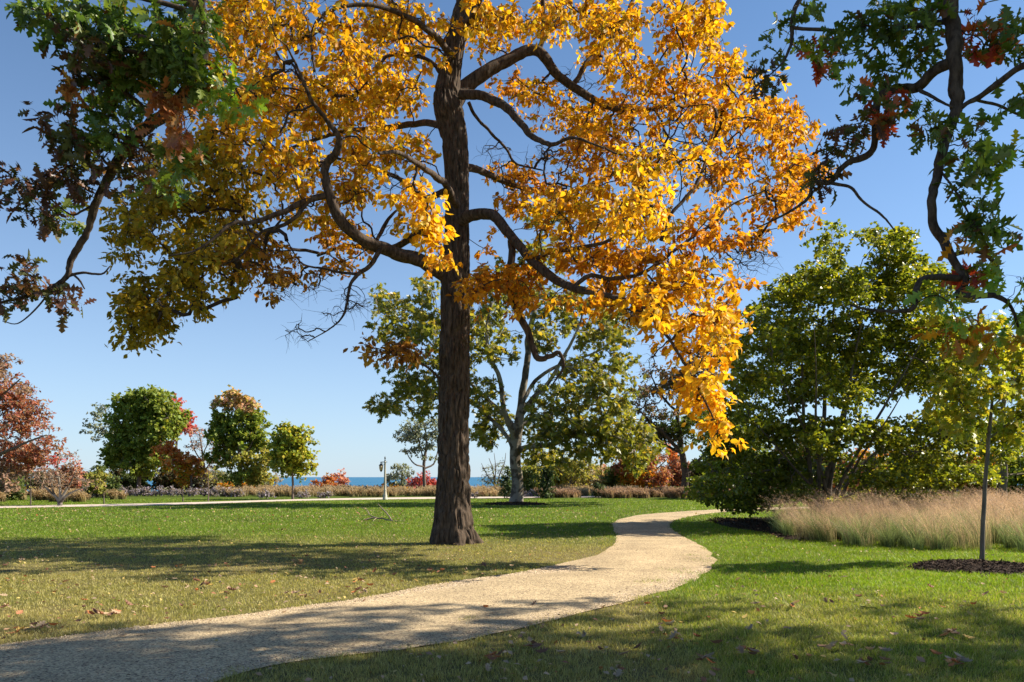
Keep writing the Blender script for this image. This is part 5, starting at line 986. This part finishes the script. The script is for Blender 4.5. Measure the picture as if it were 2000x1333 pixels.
def fallen():
    rs = np.random.RandomState(9); me = []
    for i in range(14): m = leaf_mesh(i, rs); m.materials.append(M_DRY); me.append(m)
    clus = [(600,1162,26,9),(700,1156,20,9),(440,1158,24,8),(185,1205,22,8),(230,1198,20,8),(30,1235,25,9),(400,1146,14,6),(90,1230,20,7),(10,1190,20,8),(350,1110,20,6),(580,1100,14,5),(1310,1225,20,9),(1540,1187,14,6),(1460,1280,22,12),(1620,1270,25,12),(1800,1210,20,7),(1850,1245,16,8),(960,1290,20,10),(1040,1270,18,9),(1310,1250,18,10),(850,1120,16,5),(700,1140,10,5),(1370,1290,18,10),(1700,1300,25,12),(1870,1300,20,12)]
    pts = []
    for cx, cy, a, b in clus:
        for k in range(rs.randint(4, 10)): pts.append(G(cx + rs.normal() * a * .6, cy + abs(rs.normal()) * b * .6))
    while len(pts) < 330:
        if rs.uniform() < .45: px, py = rs.uniform(0, 1000), rs.uniform(1090, 1260)
        else: px, py = rs.uniform(950, 2000), rs.uniform(1130, 1333)
        pts.append(G(px, py))
    pts = np.array(pts); ins = inside(PATH, pts[:, 0], pts[:, 1])
    for k, (x, y) in enumerate(pts):
        if ins[k] and rs.uniform() < .75: continue
        m = rs.randint(0, 14); o = bpy.data.objects.new('fallen_leaf', me[m]); COL.objects.link(o)
        s = rs.uniform(.08, .145); o.scale = (s, s, s); o.location = (x, y, .026 if ins[k] else rs.uniform(.045, .07))
        o.rotation_euler = (rs.uniform(-.5, .5), rs.uniform(-.5, .5), rs.uniform(0, 6.28))
        if ins[k]: tag(o, 'dry %s leaf lying on the gravel path' % LN[m % 7], 'fallen leaf', 'leaves on the path')
        elif x < -.05 * y * 0 + (x * 0) and False: pass
        elif y > 1e3: pass
        else:
            px, py = 1000 + x / y * F, HY + H * F / y
            left = py < np.interp(px, [q[0] for q in left_edge], [q[1] for q in left_edge])
            tag(o, ('dry curled %s leaf with %s, in worn grass left of the path' if left else 'dry curled %s leaf with %s, in green grass right of the path') % (LN[m % 7], 'lobed edges' if m % 4 else 'smooth edges'), 'fallen leaf', 'leaves on the left lawn' if left else 'leaves on the right lawn')
    mb = MB(); n = 13000; y = 5 + 37 * rs.uniform(0, 1, n) ** 1.15; x = rs.uniform(-1, 1, n) * .68 * y
    k = ~inside(PATH, x, y) & ((x < 1.5 + .05 * y) | (rs.uniform(0, 1, n) < .3)) & (rs.uniform(0, 1, n) < n2(x, y, .6, 4) * 1.3) & (rs.uniform(0, 1, n) < n2(x, y, 2.3, 14) * 1.4); x, y = x[k], y[k]; n = len(x)
    col = LC[rs.choice(7, n, p=[.15, .2, .1, .25, .05, .05, .2])] * rs.uniform(.6, 1.0, (n, 1))
    place(mb, DIAM, np.stack([x, y, rs.uniform(.04, .065, n)], 1), rs.normal(size=(n, 3)) * np.array([1, 1, .3]), rs.normal(size=(n, 3)) * .4 + np.array([0, 0, 1]), rs.uniform(.03, .085, n) * np.maximum(1, y / 22), col)
    tag(mb.build('leaf_litter', M_DRY), kind='stuff')
fallen()
def stick(name, label, group, pxs, r, fork=0, seed=0, lift=.02):
    rs = np.random.RandomState(seed); pts = []
    for q in pxs:
        g = G(q[0], q[1] + 0); pts.append((g[0], g[1], (q[2] if len(q) > 2 else lift)))
    mb = MB(); hitube(mb, pts, np.linspace(r, r * .35, len(pts)), 6, .02 if r < .01 else .05, 0, wob=.5)
    for k in range(fork):
        i = rs.randint(1, len(pts)); p = np.array(pts[i]); d = rs.normal(size=3) * np.array([1, 1, .12]); L_ = r * 28
        q = [p, p + d * L_ * .5 + rs.normal(size=3) * L_ * .08, p + d * L_ + np.array([0, 0, .01])]
        for z in q: z[2] = max(z[2], .01)
        hitube(mb, q, [r * .5, r * .4, r * .15], 5, .03, 0)
    return tag(mb.build(name, M_TWIG if r < .01 else plain('weathered_wood', (.24, .18, .13), .9, 0, .2, 20, .3, .2), smooth=True), label, 'stick' if r < .01 else 'branch', group)
def fallen_branch():
    Y = 31.; mb = MB()
    for pl, h in [([(712,1022,0),(735,1012,.0),(765,1020,-.6),(790,1019,-1)],[1.6,1.6,1.4,.8]), ([(765,1020,-.6),(757,1005,-.2),(745,992,.6),(738,984,1)],[1.6,1.3,1,.5]), ([(735,1012,0),(722,1006,.3),(716,996,.8),(702,991,1.2)],[1.1,.9,.7,.3]), ([(735,1012,0),(728,1020,-.8)],[.9,.4]), ([(722,1006,.3),(705,1008,.3)],[.7,.3])]:
        pts = []
        for a, b, d in pl:
            p = P(a, b, Y + d); pts.append((p[0], p[1], max(p[2], .03)))
        hitube(mb, pts, [q * Y / F for q in h], 7, .06, 0, wob=.4)
    tag(mb.build('fallen_branch', plain('weathered_wood', (.26, .2, .15), .9, 0, .2, 20, .3, .2), smooth=True), 'forked bare branch lying on the lawn left of the big brown trunk', 'branch')
fallen_branch()
for i, (pl, r, f, lb) in enumerate([([(578,1201),(590,1203),(605,1209)],.006,1,'short dark twig on the gravel near its upper edge, left of centre'),([(752,1181),(765,1184),(780,1183)],.005,0,'short straight twig on the gravel left of the leaf pile'),([(880,1192),(905,1200),(935,1209),(945,1203)],.006,2,'long forked twig at the middle of the gravel path'),([(1166,1134),(1180,1136),(1204,1141)],.007,1,'pale straight twig on the sunny bend of the path'),([(1048,1160),(1058,1163),(1067,1168)],.006,1,'small bent twig on the path, in the sun below the bend'),([(775,1232),(779,1226),(777,1236)],.006,0,'tiny hooked twig on the shaded gravel'),([(410,1274),(440,1268),(470,1258)],.006,2,'long thin twig on the shaded gravel at lower left'),([(265,1246),(290,1243),(310,1240)],.006,1,'dark twig on the gravel at the far left'),([(1680,1187),(1695,1189),(1715,1192)],.007,0,'twig in the grass right of the path'),([(985,1183),(993,1187),(1001,1190)],.005,2,'small branching twig on the path just right of centre')]):
    stick('twig', lb, None, pl, r, f, i)

# ================================================================== LAMP POST
def lathe(mb, prof, c, n=20, col=None):
    pr = np.array(prof, float); a = np.linspace(0, 2 * np.pi, n, endpoint=False); K = len(pr)
    V = np.stack([c[0] + pr[:, 0:1] * np.cos(a), c[1] + pr[:, 0:1] * np.sin(a), c[2] + np.repeat(pr[:, 1:2], n, 1)], -1).reshape(-1, 3)
    k, s = np.meshgrid(np.arange(K - 1), np.arange(n), indexing='ij'); s2 = (s + 1) % n
    mb.add(V, np.full((K - 1) * n, 4), np.stack([k * n + s, k * n + s2, (k + 1) * n + s2, (k + 1) * n + s], -1).reshape(-1), col)
def lamp():
    x, y = G(752, 977); root = empty('street_lamp', (x, y, 0), 'pale concrete lamp post with a lantern hung on its left, by the far path', 'street lamp')
    conc = plain('pale_concrete', (.46, .43, .36), .8, 0, .1, 15, .2, .3); iron = plain('dark_iron', (.05, .055, .05), .5, .6, .1, 20, .1)
    def b(name, prof, c, m, par=root, n=20):
        mb = MB(); lathe(mb, prof, c, n); return mb.build(name, m, par, True)
    b('base', [(0, -.05), (.19, -.05), (.19, .10), (.165, .13), (.16, .34), (.13, .42), (.11, .52), (.10, .6), (.09, .66), (0, .66)], (x, y, 0), conc, n=8)
    b('pole', [(.10, .66), (.115, .70), (.095, .74), (.088, 1.2), (.075, 2.0), (.065, 2.75), (.085, 2.78), (.085, 2.84), (.05, 2.86), (0, 2.86)], (x, y, 0), conc)
    b('finial', [(0, 2.86), (.05, 2.86), (.045, 2.95), (.02, 2.99), (.05, 3.04), (.06, 3.09), (.04, 3.15), (.012, 3.22), (0, 3.27)], (x, y, 0), iron)
    mb = MB(); hitube(mb, [(x + .16, y, 2.80), (x - .05, y, 2.80), (x - .25, y, 2.80), (x - .36, y, 2.78)], [.025, .03, .028, .02], 10, .03)
    hitube(mb, [(x - .07, y, 2.62), (x - .16, y, 2.66), (x - .22, y, 2.74), (x - .24, y, 2.80)], [.014] * 4, 8, .02); mb.build('arm', iron, root, True)
    lx = x - .29
    ln = b('lantern', [(0, 2.78), (.03, 2.77), (.03, 2.70), (.06, 2.68), (.13, 2.60), (.17, 2.57), (.17, 2.545), (0, 2.545)], (lx, y, 0), iron)
    gl = plain('amber_glass', (.55, .40, .22), .35, 0, .1, 10, .1, .5)
    g = b('glass', [(0, 2.543), (.150, 2.543), (.145, 2.40), (.12, 2.25), (.095, 2.19), (0, 2.19)], (lx, y, 0), gl); g.parent = ln; g.matrix_parent_inverse = __import__('mathutils').Matrix.Identity(4)
    g.location = (0, 0, 0)
    g2 = b('lantern_tip', [(0, 2.19), (.10, 2.188), (.085, 2.14), (.04, 2.10), (.02, 2.06), (0, 2.05)], (lx, y, 0), iron); g2.parent = ln; g2.matrix_parent_inverse = __import__('mathutils').Matrix.Identity(4)
lamp()
